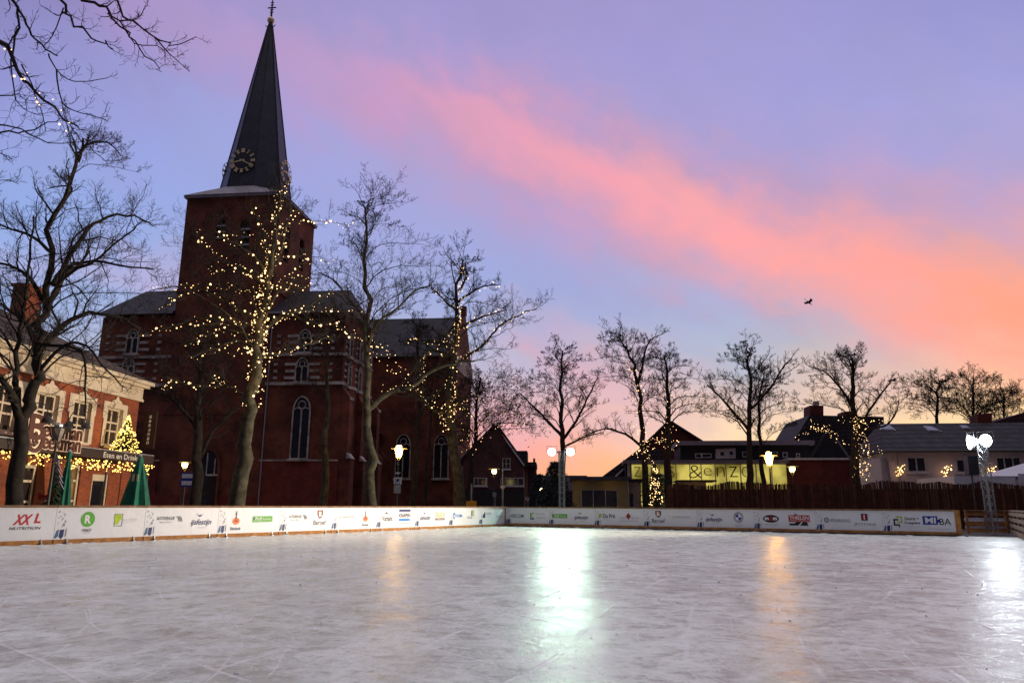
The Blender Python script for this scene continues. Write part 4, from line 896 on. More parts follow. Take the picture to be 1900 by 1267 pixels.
# unlit square lantern, ornament on it
# ------------------------------------------------------------------ street lamps
LGL = mat('lamp_glass_lit', (1,.8,.3), None, 2, 0.3, emit=(1.0,.55,.12), es=75.0)
LGL2 = mat('lamp_glass_yellow', (1,.85,.4), None, 2, 0.3, emit=(1.0,.82,.30), es=14.0)
LOFF = mat('lamp_glass_off', (0.35,0.28,0.25), (0.2,0.17,0.16), 3, 0.15, spec=0.6)
POSTM = mat('lamp_post_paint', (0.05,0.055,0.05), None, 4, 0.45)
LIDY = mat('lamp_lid_lit', (0.30,0.24,0.10), None, 4, 0.5)  # yellow of lit lanterns' lids and brackets: lamp light put into the colour
def street_lamp(px, py, Y, label, lit=True, kind='box', power=40, sc=1.0, color=(1,.62,.25)):
    """px,py: centre of the lantern glass"""
    p = at(px, py, Y); x, y, z = p
    t = thing('street_lamp', (x, y, 0), label, 'street lamp', 'old style street lamps round the square')
    MB().lathe((x,y,0), [(.10,0),(.10,.5),(.055,.6),(.045,z-.45*sc),(.07,z-.40*sc)], 10).build('post', POSTM, t, smooth=True)
    gl = LGL if kind == 'box' else LGL2
    if not lit: gl = LOFF
    if kind == 'box':
        MB().lathe((x,y,z), [(.12*sc,-.30*sc),(.17*sc,-.1*sc),(.21*sc,.17*sc)], 8).build('glass', gl, t)
        MB().lathe((x,y,z), [(.14*sc,.21*sc),(.15*sc,.30*sc),(.10*sc,.36*sc)], 8).build('crown_glass' if lit else 'cap', gl if lit else STEEL, t)
    else:
        MB().lathe((x,y,z), [(.08*sc,-.22*sc),(.19*sc,-.1*sc),(.20*sc,.12*sc)], 10).build('glass', gl, t, smooth=True)
        MB().lathe((x,y,z), [(.10*sc,.18*sc),(.06*sc,.26*sc)], 8).build('cap', LIDY, t)
    MB().lathe((x,y,z), [(.48*sc,.17*sc),(.46*sc,.20*sc),(.12*sc,.235*sc)], 16).build('lid', LIDY if lit else POSTM, t)
    br = MB()
    for k in range(4):
        a = pi/4+k*pi/2; br.tube([(x+.09*sc*cos(a),y+.09*sc*sin(a),z-.40*sc),(x+.30*sc*cos(a),y+.30*sc*sin(a),z+.17*sc)], .014, 4)
    br.build('bracket', LIDY if lit else POSTM, t)
    if lit and power:
        l = bpy.data.lights.new('lamp_glow', 'POINT'); l.energy = power; l.color = color; l.shadow_soft_size = .16
        o = bpy.data.objects.new('lamp_glow', l); COL.objects.link(o); o.location = (x, y, z-.52*sc)
    return t
lp740 = street_lamp(740, 838, 42.0, 'lit lantern on a post with white signs, in front of the church aisle', power=110)
street_lamp(1427, 851, 42.0, 'bright amber lantern before the right end of the lit glass front', power=260, sc=1.05, color=(1,.42,.06))
street_lamp(343, 862, 55.0, 'lit yellow lantern at the foot of the tower, left of the dark tree', kind='flat', power=40)
street_lamp(1470, 870, 56.0, 'yellow lit lantern in front of the dark red brick wall', kind='flat', power=30)
street_lamp(917, 874, 62.0, 'yellow lit lantern before the gabled brick house', kind='flat', power=30)
street_lamp(961, 894, 80.0, 'small lit lantern at the right corner of the gabled house', kind='flat', power=20)
street_lamp(1003, 907, 104.0, 'tiniest lit lantern, far down the street beside the dark shrub', kind='flat', power=0)
lp105 = street_lamp(107, 803, 27.0, 'unlit black lantern in front of the letter sign', lit=False, power=0, sc=1.0)
# signs on the lamp post by the church
SGW = mat('sign_white', (0.75,0.75,0.75), None, 6, 0.5); SGG = mat('sign_grey', (0.36,0.37,0.38), None, 6, 0.5); SGBL = mat('sign_blue', (0.02,0.06,0.42), None, 6, 0.5); SGO = mat('sign_orange', (0.85,0.33,0.02), None, 6, 0.6)
def plate(name, px0, py0, px1, py1, Y, mt, label, cat, extra=None, post=None, group=None):
    a = at(px0, py0, Y); b = at(px1, py1, Y)
    t = thing(name, ((a.x+b.x)/2, Y, min(a.z,b.z)), label, cat, group)
    pn = MB().box(a.x, b.x, Y-.03, Y, b.z, a.z).build('panel', mt, t)
    if extra: extra(t, a, b)
    if post: MB().tube([((a.x+b.x)/2+post, Y+.04, 0), ((a.x+b.x)/2+post, Y+.04, a.z)], .03, 6).build('post', STEEL, t)
    return t
def ex1(t, a, b):
    cx, cz = (a.x+b.x)/2, (a.z+b.z)/2
    MB().extrude([(cx-.13,cz-.20),(cx+.13,cz-.20),(cx+.13,cz+.20),(cx-.13,cz+.20)], 41.80, 41.805).build('border', K_, t)
    MB().extrude([(cx-.11,cz-.18),(cx+.11,cz-.18),(cx+.11,cz+.18),(cx-.11,cz+.18)], 41.79, 41.795).build('field', SGW, t)
    MB().extrude([(cx+.08*cos(2*pi*k/12),cz+.02+.10*sin(2*pi*k/12)) for k in range(12)], 41.78, 41.785).build('badge', SGBL, t)
plate('parking_sign', 731, 885, 745, 898, 41.84, SGW, 'white sign with a small dark blue emblem on the church lamp post', 'sign', ex1)
def ex2(t, a, b):
    q = MB(lambda x,y,z: Vector((x,y,z)))
    for k in range(5): z = b.z+(a.z-b.z)*(k+.7)/5.6; q.box(a.x+.05, b.x-.05, 41.80, 41.805, z, z+.025)
    q.build('text_lines', SGW, t)
plate('parking_rules_sign', 731, 899, 743, 915, 41.84, SGG, 'grey plate with fine print below the white sign on the lamp post', 'sign', ex2)
plate('name_plate', 734, 876, 742, 879, 41.84, SGW, 'tiny white plate on the lamp post below the lit lantern', 'sign')
def ex3(t, a, b):
    w = b.x-a.x; h = a.z-b.z
    MB().box(a.x+.08, b.x-.02, 53.93, 53.96, b.z+h*.62, b.z+h*.92).build('white_field', SGW, t)
    MB().box(a.x+.10, b.x-.02, 53.93, 53.96, b.z+h*.12, b.z+h*.42).build('arrow_field', SGW, t)
plate('direction_sign', 337, 877, 356, 903, 54, SGBL, 'blue direction sign with two white fields left of the dark tree', 'sign', ex3, post=-.1)
def ex4(t, a, b):
    q = MB(lambda x,y,z: Vector((x,y,z))); cx = (a.x+b.x)/2; cz = (a.z+b.z)/2
    q.text('WEGOMLEIDING', cx, cz+.07, 1, 40.45, 0, .01, 0, width=(b.x-a.x)*.7, height=.05).text('FIETSERS', cx, cz-.06, 1, 40.45, 0, .01, 0, width=(b.x-a.x)*.6, height=.05); q.build('lettering', K_, t)
plate('detour_sign', 865, 929, 884, 941, 40.5, SGO, 'small orange sign just above the left rink boards near the corner', 'sign', None, post=0)
for px0, px1, py0, py1, lab in ((914,921,913,922,'small grey plate on the lantern post before the gabled house'),(929,937,900,906,'small pale sign with a dark dot on a thin post by the gabled house'),(975,982,922,928,'small grey plate on a post right of the gabled house')):
    plate('notice_plate', px0, py0, px1, py1, 60 if px0 < 925 else 63, SGG, lab, 'sign', None, post=.05)
# tall bare poles
for px, py, Y, lab in ((875, 897, 50, 'short pale pole just left of the orange sign'), (933, 858, 64, 'thin grey pole before the gabled house')):
    p = at(px, py, Y); tag(MB().lathe((p.x,p.y,0), [(.07,0),(.05,p.z-.1),(.05,p.z)], 8).build('pole', STEEL), lab, 'pole')
# star ornament hanging from the unlit lantern: a silver zigzag ribbon
SILV = mat('silver_tinsel', (0.55,0.55,0.58), (0.35,0.35,0.38), 9, 0.35, metal=0.4)
a = at(107, 846, 26.9); b = at(113, 905, 26.9)
t = thing('tinsel_ornament', (a.x, a.y, b.z), 'silver zigzag ribbon ornament with a star, hanging on the unlit lantern post', 'ornament')
st_ = [(a.x+.17*(1 if k%2 else .5)*cos(pi/2+pi*k/5), a.z-.12+.17*(1 if k%2==0 else .5)*sin(pi/2+pi*k/5)) for k in range(10)]
MB().extrude([(a.x+(.19 if k%2==0 else .08)*cos(pi/2+pi*k/5), a.z-.14+(.19 if k%2==0 else .08)*sin(pi/2+pi*k/5)) for k in range(10)], 26.86, 26.90).build('star', SILV, t)
rb = MB(); H = a.z-.3-b.z
for k in range(4):
    z1 = a.z-.28-H*k/4; z0 = z1-H/4; x = a.x+.02+.05*k
    rb.hull([(x-.12,26.84,z1),(x+.06,26.84,z1),(x+.20,26.9,z0-.06),(x-.04,26.9,z0+.12),(x-.12,26.88,z1),(x+.06,26.88,z1),(x+.20,26.94,z0-.06)])
rb.build('ribbon', SILV, t)
t = thing('planter', at(98, 925, 27.5)*1 - Vector((0,0,at(98,925,27.5).z)), 'dark evergreen in a planter with a red bow below the silver ribbon', 'planter')
pc = at(98, 925, 27.5); gr = MB(); rnd = random.Random(4)
for i in range(260):
    h = rnd.random(); a = rnd.random()*2*pi; r = .42*(1-h)+.06; z = .5+1.7*h
    gr.tube([(pc.x+.3*r*cos(a),pc.y+.3*r*sin(a),z+.05),(pc.x+r*cos(a),pc.y+r*sin(a),z-.06)], [.05,.01], 3)
gr.build('evergreen', NEED, t); MB().lathe((pc.x,pc.y,0), [(.22,0),(.3,.5),(.3,.52)], 12).build('pot', DARKMETAL, t)
REDC = mat('red_cloth', (0.45,0.03,0.02), None, 5, 0.7)
MB().hull([(pc.x-.3,pc.y-.4,1.4),(pc.x-.05,pc.y-.42,1.3),(pc.x-.3,pc.y-.38,1.15),(pc.x-.05,pc.y-.4,1.22)]).hull([(pc.x+.2,pc.y-.4,1.42),(pc.x-.05,pc.y-.42,1.3),(pc.x+.2,pc.y-.38,1.17),(pc.x-.05,pc.y-.4,1.22)]).build('bow', REDC, t)

# ------------------------------------------------------------------ flood light masts
ALU = mat('aluminium_truss', (0.34,0.35,0.38), (0.22,0.23,0.25), 12, 0.35, metal=0.6)
FLG = mat('flood_glass', (1,1,1), None, 2, 0.3, emit=(0.92,1.0,0.93), es=30.0, nolight=True)
def truss(mb, x, y, z0, z1, w, rz, r=.024):
    c = [(x+w/2*sqrt(2)*cos(rz+pi/4+k*pi/2), y+w/2*sqrt(2)*sin(rz+pi/4+k*pi/2)) for k in range(4)]
    for a in c: mb.tube([(a[0],a[1],z0),(a[0],a[1],z1)], r, 8)
def lacing(x, y, z0, z1, w, rz, r=.008):
    mb = MB(); c = [(x+w/2*sqrt(2)*cos(rz+pi/4+k*pi/2), y+w/2*sqrt(2)*sin(rz+pi/4+k*pi/2)) for k in range(4)]
    n = int((z1-z0)/w*.9)
    for k in range(4):
        a, b = c[k], c[(k+1)%4]
        for i in range(n):
            za, zb_ = z0+(z1-z0)*i/n, z0+(z1-z0)*(i+1)/n
            mb.tube([(a[0],a[1],za),(b[0],b[1],zb_)], r, 4).tube([(b[0],b[1],za),(a[0],a[1],zb_)], r, 4).tube([(a[0],a[1],zb_),(b[0],b[1],zb_)], r, 4)
    return mb
def mast(px, pybase, Y, pytop, w, label, heads, rz=.3):
    b = at(px, pybase, Y); tp = at(px, pytop, Y); x, y, z1 = b.x, b.y, tp.z
    t = thing('flood_mast', (x, y, 0), label, 'light mast', 'floodlight masts at the rink')
    m = MB(); truss(m, x, y, .05, z1, w, rz); fr_ = m.build('truss', ALU, t); lacing(x, y, .1, z1-.05, w, rz).build('lacing', ALU, fr_)
    MB().box(x-w*1.2, x+w*1.2, y-w*1.2, y+w*1.2, .001, .05).build('base_plate', STEEL, t)
    hs = [at(hx, hy, Y) for hx, hy, *_ in heads]; xs = [h.x for h in hs] + [x]
    MB().tube([(min(xs)-.1, y, z1-.1+.02), (max(xs)+.1, y, z1-.1+.02)], .03, 8).build('cross_bar', DARKMETAL, t)
    for (hx, hy, tgt, hw, hh), p in zip(heads, hs):
        d = (Vector(tgt)-p).normalized(); sx = d.cross(Vector((0,0,1))).normalized(); up = sx.cross(d)
        fr = lambda a, b_, c, p=p, d=d, sx=sx, up=up: p + sx*a + d*b_ + up*c
        hd = MB(fr).hull([((hw/2+.03-(.06 if yy<0 else 0))*cos(2*pi*k/16), yy, (hh/2+.03-(.06 if yy<0 else 0))*sin(2*pi*k/16)) for k in range(16) for yy in (-.16,.03)]).build('housing', DARKMETAL, t)
        gm = MB(fr); gm.hull([(hw/2*cos(2*pi*k/20), yy, hh/2*sin(2*pi*k/20)) for k in range(20) for yy in (.03,.06)]); gm.build('glass', FLG, hd)
        MB(fr).tube([(-hw/2-.07,-.05,-.03),(-hw/2-.07,-.05,hh/2+.10),(hw/2+.07,-.05,hh/2+.10),(hw/2+.07,-.05,-.03)], .015, 5).build('yoke', STEEL, hd)
    return t
mast(1043, 960, MC_Y, 836, .26, 'floodlight mast with two bright greenish lamps behind the right rink boards', [(1024,838,(-4,6,0.3),.42,.40),(1058,838,(4,5,0.3),.42,.40)], rz=.15)
mast(1843, 985, MR_Y, 812, .27, 'aluminium floodlight mast with one big glaring lamp, beside the white marquee', [(1829,817,(2,5,0.3),.44,.52),(1800,820,(-18,28,3.0),.26,.60)], rz=.35)
l_ = at(1803, 797, MR_Y)
# loudspeaker on its own stand
t = thing('loudspeaker', at(1802, 900, 33.5) - Vector((0,0,at(1802,900,33.5).z)), 'dark blue loudspeaker box on a pole left of the right floodlight mast', 'loudspeaker')
a = at(1790, 846, 33.5); b = at(1814, 880, 33.5); NAV = mat('speaker_cabinet', (0.02,0.03,0.10), None, 5, 0.5)
MB().hull([(a.x,33.3,a.z),(b.x,33.3,a.z),(a.x+.08,33.8,a.z),(b.x-.08,33.8,a.z),(a.x,33.3,b.z),(b.x,33.3,b.z),(a.x+.08,33.8,b.z),(b.x-.08,33.8,b.z)]).build('cabinet', NAV, t)
MB().box(a.x+.03,b.x-.03,33.27,33.30,b.z+.03,a.z-.03).build('grille', DARKMETAL, t)
MB().tube([((a.x+b.x)/2,33.55,0),((a.x+b.x)/2,33.55,b.z)], .035, 8).build('stand', DARKMETAL, t)
# ------------------------------------------------------------------ buildings behind the right boards
HBK = mat('house_brick', (0.13,0.055,0.06), (0.07,0.03,0.035), 0.8, 0.85, bump=0.2, brick=(0, 0.24, 0.075, (0.8,0.7,0.7), 0.7))
DBK = mat('dark_red_brick', (0.16,0.03,0.022), (0.09,0.018,0.014), 0.8, 0.85, bump=0.2, brick=(0, 0.24, 0.075, (0.7,0.6,0.6), 0.7))
RTILE = mat('dark_roof_tiles', (0.075,0.06,0.075), (0.03,0.025,0.035), 1.5, 0.75, bump=0.4, brick=(0, 0.28, 0.34, (0.12,0.1,0.12), 0.9))
RTILE2 = mat('grey_roof_tiles', (0.075,0.06,0.075), (0.025,0.02,0.03), 1.2, 0.75, bump=0.5, brick=(0.4, 0.30, 0.36, (0.06,0.05,0.06), 0.95))
WHW = mat('white_render', (0.54,0.46,0.48), (0.44,0.37,0.39), 0.7, 0.8, bump=0.15)
FRW = mat('frame_white', (0.62,0.58,0.60), None, 5, 0.5)
CRM = mat('cream_render', (0.42,0.33,0.14), (0.32,0.25,0.11), 0.9, 0.8)
PNK = mat('pinkish_panel', (0.42,0.30,0.24), None, 0.9, 0.8)
BITU = mat('roof_edge', (0.05,0.055,0.08), None, 2, 0.6)
BLK = mat('dark_board', (0.025,0.02,0.025), None, 2, 0.7)  # near-black board for dark walls, shopfront and roof edges
def poly_part(FF, name, m, parent, pts, d0, d1, dref=None):
    dref = d0 if dref is None else dref
    return MB(FF).extrude([FF.p(x, y, dref) for x, y in pts], d0, d1).build(name, m, parent)
def pwin(FF, parent, x0, y0, x1, y1, d=-.02, mf=None, mg=None, nx=2, nz=1, w=.06, sill=None, name='window'):
    a, b = FF.p(x0, (y0+y1)/2, d)[0], FF.p(x1, (y0+y1)/2, d)[0]; xm = (x0+x1)/2
    return window(FF, parent, a, b, FF.p(xm, y1, d)[1], FF.p(xm, y0, d)[1], mf or FRW, mg or DGLASS, d=d, w=w, nx=nx, nz=nz, sill=sill, name=name)
# gabled brick house
G = Plane(915, 75, 93)
gh = thing('gabled_house', G(0, 5, 0), 'dark brick gabled house with white window frames, behind the left lantern group', 'house')
gp = [(859,940),(859,855),(862,850),(920,789),(971,862),(973,940)]
wl = MB(G).extrude([G.p(x,y) for x,y in gp], 0, 10).build('wall', HBK, gh)
def roof_strip(FF, parent, xa, ya, xb, yb, d0, d1, th, m_, over=4):
    a, b = Vector((*FF.p(xa,ya),)), Vector((*FF.p(xb,yb),)); n = Vector((-(b-a).y, (b-a).x)).normalized()
    if n.y < 0: n = -n
    return MB(FF).extrude([tuple(a), tuple(b), tuple(b+n*th), tuple(a+n*th)], d0, d1).build('roof', m_, parent)
roof_strip(G, gh, 850,862, 920,788.5, -.15, 10, .22, RTILE); roof_strip(G, gh, 920,788.5, 975,865, -.15, 10, .22, RTILE)
vg = MB(G)
a, b = G.p(940,818), G.p(973,864); vg.tube([(a[0],-.2,a[1]),(b[0],-.2,b[1])], .10, 4); vg.build('verge_board', FRW, gh)
pwin(G, gh, 932,850,947,870, nx=2, nz=2, sill=FRW); pwin(G, gh, 879,886,904,901, nx=3, nz=1, sill=FRW); pwin(G, gh, 929,886,972,901, nx=4, nz=1, sill=FRW)
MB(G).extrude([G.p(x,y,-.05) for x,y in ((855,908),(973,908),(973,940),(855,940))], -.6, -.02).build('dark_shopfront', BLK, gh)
G2 = Plane(973, 80, 93)
MB(G2).extrude([G2.p(x,y) for x,y in ((955,836),(978,836),(978,862),(955,862))], 0, 4).build('dormer', RTILE, gh)
poly_part(G2, 'chimney', HBK, gh, [(989,850),(993,850),(993,862),(989,862)], 2, 2.5)
t = thing('side_building', G2(1.2, 3, 0), 'narrow brick building with a dark flat roof, right of the gabled house', 'building')
poly_part(G2, 'wall', HBK, t, [(973,866),(994,866),(994,940),(973,940)], 0, 6)
poly_part(G2, 'roof_edge', RTILE, t, [(970,857),(995,857),(995,866),(970,866)], -.5, 6.2)
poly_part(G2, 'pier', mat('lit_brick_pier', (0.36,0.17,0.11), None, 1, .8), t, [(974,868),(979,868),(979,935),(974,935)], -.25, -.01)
# inflatable figure is left out; a banner stand stands there
# cream pavilion
C1 = Plane(1100, 52, 95)
cb = thing('cream_pavilion', C1(0, 3, 0), 'low cream coloured pavilion with a flat dark roof and a wide window', 'pavilion')
cu0, cu1 = C1.p(1062, 910)[0], C1.p(1164, 910)[0]; wz = (C1.p(1078,910)[0], C1.p(1146,910)[0], .35, C1.p(1110,908)[1])
zt_ = C1.p(1110, 891)[1]
m = MB(C1); wall_holes(m, cu0, cu1, 0, zt_, [wz], th=.15); m.poly([(cu1,0,0),(cu1,5,0),(cu1,5,zt_),(cu1,0,zt_)]).poly([(cu0,5,0),(cu0,5,zt_),(cu0,0,zt_),(cu0,0,0)]).poly([(cu0,5,0),(cu1,5,0),(cu1,5,zt_),(cu0,5,zt_)]); m.build('wall', CRM, cb)
window(C1, cb, wz[0], wz[1], wz[2], wz[3], FRW, WGLASS, d=.12, w=.06, nx=3, nz=1)
MB(C1).box(cu0-.2, cu1+.25, -.3, 5.2, zt_, C1.p(1110,884)[1]).build('roof', BITU, cb)
MB(C1).tube([(cu1+.05,-.08,0),(cu1+.05,-.08,zt_)], .06, 6).build('downpipe', STEEL, cb)
cu2 = C1.p(1190, 910)[0]
MB(C1).box(cu1+.12, cu2, .3, 4, 0, zt_-.1).build('side_wall', PNK, cb); MB(C1).box(cu1+.05, cu2+.15, .1, 4.1, zt_-.1, zt_+.12).build('side_roof', BLK, cb)
MB(C1).box(C1.p(1169,920)[0], C1.p(1175,920)[0], .25, .3, .1, 1.9).build('door', DGLASS, cb)
# glazed hall
GH = Plane(1170, 62, 97.5)
LITG = bpy.data.materials.new('lit_glazing'); LITG.use_nodes = True
def lit_glass(m):
    N, L = m.node_tree.nodes, m.node_tree.links; b = N['Principled BSDF']; t = N.new('ShaderNodeTexCoord')
    n = N.new('ShaderNodeTexNoise'); n.inputs['Scale'].default_value = 0.5; n.inputs['Detail'].default_value = 4; L.new(t.outputs['Object'], n.inputs['Vector'])
    r = N.new('ShaderNodeValToRGB'); r.color_ramp.elements[0].position = 0.38; r.color_ramp.elements[0].color = (0.20,0.16,0.02,1); r.color_ramp.elements[1].position = 0.62; r.color_ramp.elements[1].color = (0.95,0.80,0.17,1)
    L.new(n.outputs[0], r.inputs[0]); L.new(r.outputs[0], b.inputs['Emission Color']); b.inputs['Emission Strength'].default_value = 0.62; b.inputs['Base Color'].default_value = (0.2,0.17,0.08,1); b.inputs['Roughness'].default_value = 0.2
lit_glass(LITG)
hall = thing('glazed_hall', GH(8, 4, 0), 'long low hall with a yellow lit glass front and large dark letters', 'hall')
hu0, hu1 = GH.p(1170, 880)[0], GH.p(1461, 880)[0]; hz1 = GH.p(1300, 860)[1]; hz0 = .9
MB(GH).box(hu0-.4, hu1, .35, 9, 0, hz1).build('wall', BLK, hall)
xs = [1171,1196,1223,1254,1280,1301,1327,1347,1374,1403,1432,1461]
for i in range(len(xs)-1):
    a, b = GH.p(xs[i], 880)[0], GH.p(xs[i+1], 880)[0]
    fr_ = MB(GH).box(a, a+.06, -.02, .3, hz0, hz1).box(a, b, 0, .25, hz0, hz0+.06).box(a, b, 0, .25, hz1-.06, hz1).box(a, b, .02, .2, hz0+1.0, hz0+1.05).build('window', STEEL, hall)
    MB(GH).box(a+.06, b, .26, .30, hz0, hz1).build('pane', LITG, fr_)
lt = MB(GH)
LETC = mat('letter_dark', (0.05,0.045,0.02), None, 3, 0.5)
for ch_, x, w_, h_ in (('Z',1183,13,18),('U',1208,13,19),('S',1246,11,19),('&',1290,24,24),('e',1313,15,14),('n',1337,15,18),('z',1361,16,20),('O',1385,18,20)):
    u, z = GH.p(x, 875); sc_ = (GH.p(x+1,875)[0]-u); lt = MB(GH); lt.text(ch_, u, z, 1, -.03, 0, -.018, 0, width=w_*sc_, height=h_*sc_); lt.build('letter', LETC, hall)
MB(GH).box(hu0-.6, hu1+.1, -.5, 9.2, hz1, hz1+.28).build('roof_edge', mat('fascia', (0.16,0.14,0.18), None, 2, 0.6), hall)
pl = MB(GH).box(hu0-.25, hu0-.02, -.05, .3, 0, hz1).build('corner_pier', FRW, hall)
# storey set back on the roof
uA, uB = GH.p(1262,835,3)[0], GH.p(1503,835,3)[0]
zz0 = hz1+.28; zz1 = GH.p(1380, 826, 3)[1]; zz2 = GH.p(1380, 818, 3)[1]
MB(GH).box(uA, uB, 3, 9, zz0, zz1).build('upper_storey', BLK, hall)
MB(GH).box(uA-.3, uB+.3, 2.5, 9.3, zz1, zz2).build('roof_slab', mat('slab_edge', (0.22,0.18,0.22), None, 2, .7), hall)
MB(GH).extrude([GH.p(x,y,2.9) for x,y in ((1328,833),(1365,831),(1365,850),(1328,851))], 2.9, 2.99).build('light_panel', WHW, hall)
for (a,b,c,d) in ((1335,837,1345,846),(1352,836,1361,845),(1290,841,1302,850),(1302,841,1320,849),(1377,838,1392,848),(1432,838,1443,848),(1452,839,1461,848),(1477,841,1484,848)):
    pwin(GH, hall, a, b, c, d, d=2.88, nx=1, nz=1, w=.05)
# roof gable left of the hall
t = thing('pitched_roof_house', GH(-3, 8, 0), 'dark pitched roof house between the cream pavilion and the glazed hall', 'house')
BH = Plane(1150, 66, 96)
MB(BH).extrude([BH.p(x,y) for x,y in ((1116,940),(1116,884),(1186,832),(1230,832),(1230,940))], 1.2, 9).build('roof', RTILE, t)
MB(BH).extrude([BH.p(x,y) for x,y in ((1146,882),(1168,862),(1170,882),(1170,940),(1146,940))], .6, 1.2).build('wall', DBK, t)
a, b = BH.p(1142,884), BH.p(1169,859); MB(BH).tube([(a[0],.5,a[1]),(b[0],.5,b[1])], .09, 4).build('verge_board', FRW, t)
# steep roof behind the lit trees
B3 = Plane(1244, 82, 96)
t = thing('steep_gable_house', B3(0, 6, 0), 'dark red steep gabled house rising behind the hall and two trees', 'house')
MB(B3).extrude([B3.p(x,y) for x,y in ((1195,940),(1195,828),(1236,786),(1248,784),(1306,823),(1306,940))], 0, 10).build('wall', DBK, t)
roof_strip(B3, t, 1192,830, 1240,783.5, -.2, 10, .2, RTILE); roof_strip(B3, t, 1244,783.5, 1310,825, -.2, 10, .2, RTILE)
# long low brick wall right of the hall
bw = thing('brick_annex', GH(20, 2, 0), 'low dark red brick annex with a white coping, between glass hall and white house', 'building')
u0, u1 = hu1+.12, GH.p(1640, 880)[0]; zq = GH.p(1550, 853)[1]
MB(GH).box(u0, u1, 0, 6, 0, zq).build('wall', DBK, bw); MB(GH).box(u0, u1+.1, -.1, 6.1, zq, zq+.16).build('coping', FRW, bw)
# dark house with two chimneys
B4 = Plane(1540, 72, 94)
dh = thing('dark_house', B4(0, 5, 0), 'dark steep roofed house with a big chimney, behind the brick annex', 'house')
MB(B4).extrude([B4.p(x,y) for x,y in ((1470,940),(1470,822),(1502,770),(1640,773),(1640,940))], 0, 8).build('roof', RTILE, dh)
poly_part(B4, 'chimney', DBK, dh, [(1503,775),(1503,752),(1528,752),(1528,775)], 1, 3); poly_part(B4, 'chimney_pot', WHW, dh, [(1511,752),(1511,744),(1520,744),(1520,752)], 1.5, 2)
poly_part(B4, 'chimney', DBK, dh, [(1567,775),(1567,763),(1590,763),(1590,775)], 1, 3)
pwin(B4, dh, 1525,834,1535,848, d=-.05, nx=2, nz=1)
poly_part(B4, 'front_gable', BLK, dh, [(1500,860),(1535,800),(1572,860)], -1.2, -.1)
a, b = B4.p(1553,817,-1.3), B4.p(1575,848,-1.3); MB(B4).tube([(a[0],-1.3,a[1]),(b[0],-1.3,b[1])], .10, 4).build('verge_board', mat('verge_grey', (0.25,0.22,0.25), None, 3, .7), dh)
# white house with skylights
WH = Plane(1700, 50, 98)
wh = thing('white_house', WH(4, 4, 0), 'white rendered house with dark tiled roof and skylights behind the reed fence', 'house')
wu0, wu1 = WH.p(1651, 870)[0], WH.p(1990, 870)[0]; wz1 = WH.p(1760, 838)[1]
hs = []
for (a,b,c,d) in ((1683,847,1719,876),(1774,851,1816,877),(1849,847,1897,876)): hs.append((WH.p(a,860)[0], WH.p(c,860)[0], WH.p((a+c)/2,d)[1], WH.p((a+c)/2,b)[1]))
m = MB(WH); wall_holes(m, wu0, wu1, 0, wz1, hs, th=.2); m.poly([(wu0,7,0),(wu0,7,wz1),(wu0,0,wz1),(wu0,0,0)]).poly([(wu0,7,0),(wu1,7,0),(wu1,7,wz1),(wu0,7,wz1)]); m.build('wall', WHW, wh)
for h in hs: window(WH, wh, h[0], h[1], h[2], h[3], FRW, DGLASS, d=.1, w=.09, nx=2 if h is not hs[2] else 3, nz=1, sill=FRW)
zrg = WH.p(1760, 785, 4)[1]
ub = WH.p(1632, 790, 4)[0]
MB(WH).hull([(wu0-.3,-.35,wz1),(wu1,-.35,wz1),(wu0-.3,8,wz1),(wu1,8,wz1),(ub,4,zrg),(wu1,4,zrg)]).build('roof', RTILE2, wh)
def rp(px, py):  # point on the front slope
    for i in range(60):
        d = -.35+4.35*i/59; u, z = WH.p(px, py, d)
        if z <= wz1+(zrg-wz1)*(d+.35)/4.35+.03: return (u, d-.04, z+.04)
    return (u, d, z)
SKYL = mat('skylight_glass', (0.25,0.25,0.30), (0.12,0.12,0.16), 3, 0.05, spec=1.0)
for q_ in (((1634,789),(1650,789),(1662,799),(1632,798)),((1712,791),(1728,792),(1747,801),(1722,800)),((1780,790),(1792,790),(1800,796),(1786,796))):
    P_ = [rp(*c) for c in q_]; fo = MB(WH).hull([*P_, *[(u, d+.05, z-.12) for u, d, z in P_]]).build('skylight', STEEL, wh)
    c = [sum(p[k] for p in P_)/4 for k in range(3)]
    MB(WH).hull([*[(c[0]+(u-c[0])*.85, d-.03+(c[1]-d)*.15, c[2]+(z-c[2])*.85+.03) for u,d,z in P_], *[(c[0]+(u-c[0])*.85, d+(c[1]-d)*.15, c[2]+(z-c[2])*.85-.02) for u,d,z in P_]]).build('pane', SKYL, fo)
poly_part(WH, 'chimney', DBK, wh, [(1814,790),(1814,768),(1841,766),(1841,790)], 4.2, 5.4)
a, b = WH.p(1653,840,-.1), WH.p(1657,895,-.1); MB(WH).tube([(a[0]+.4,-.1,a[1]),(a[0]+.4,-.1,0)], .05, 6).build('downpipe', STEEL, wh)
MB(WH).box(wu0-.45, wu0-.02, .3, 6, 0, wz1-.4).build('side_porch', WHW, wh)
MB(WH).box(wu0+.3, wu1, -.05, .0, wz1-.28, wz1-.02).build('eaves_band', WHW, wh)
MB(WH).tube([(wu0-.3,-.45,wz1+.02),(wu1,-.45,wz1+.02)], .07, 6).build('gutter', DARKMETAL, wh)
# bigger dark roof at the far right
B5 = Plane(1870, 60, 100)
MBx = thing('large_roofed_house', B5(2, 5, 0), 'dark tiled high roof cut by the right picture edge, behind the white house', 'house')
MB(B5).extrude([B5.p(x,y) for x,y in ((1835,940),(1835,790),(1841,783),(1905,764),(1990,745),(1990,940))], 0, 8).build('roof', mat('red_dark_tiles', (0.09,0.035,0.035), None, 1, .7, brick=(0,.3,.35,(.2,.2,.2),.8)), MBx)
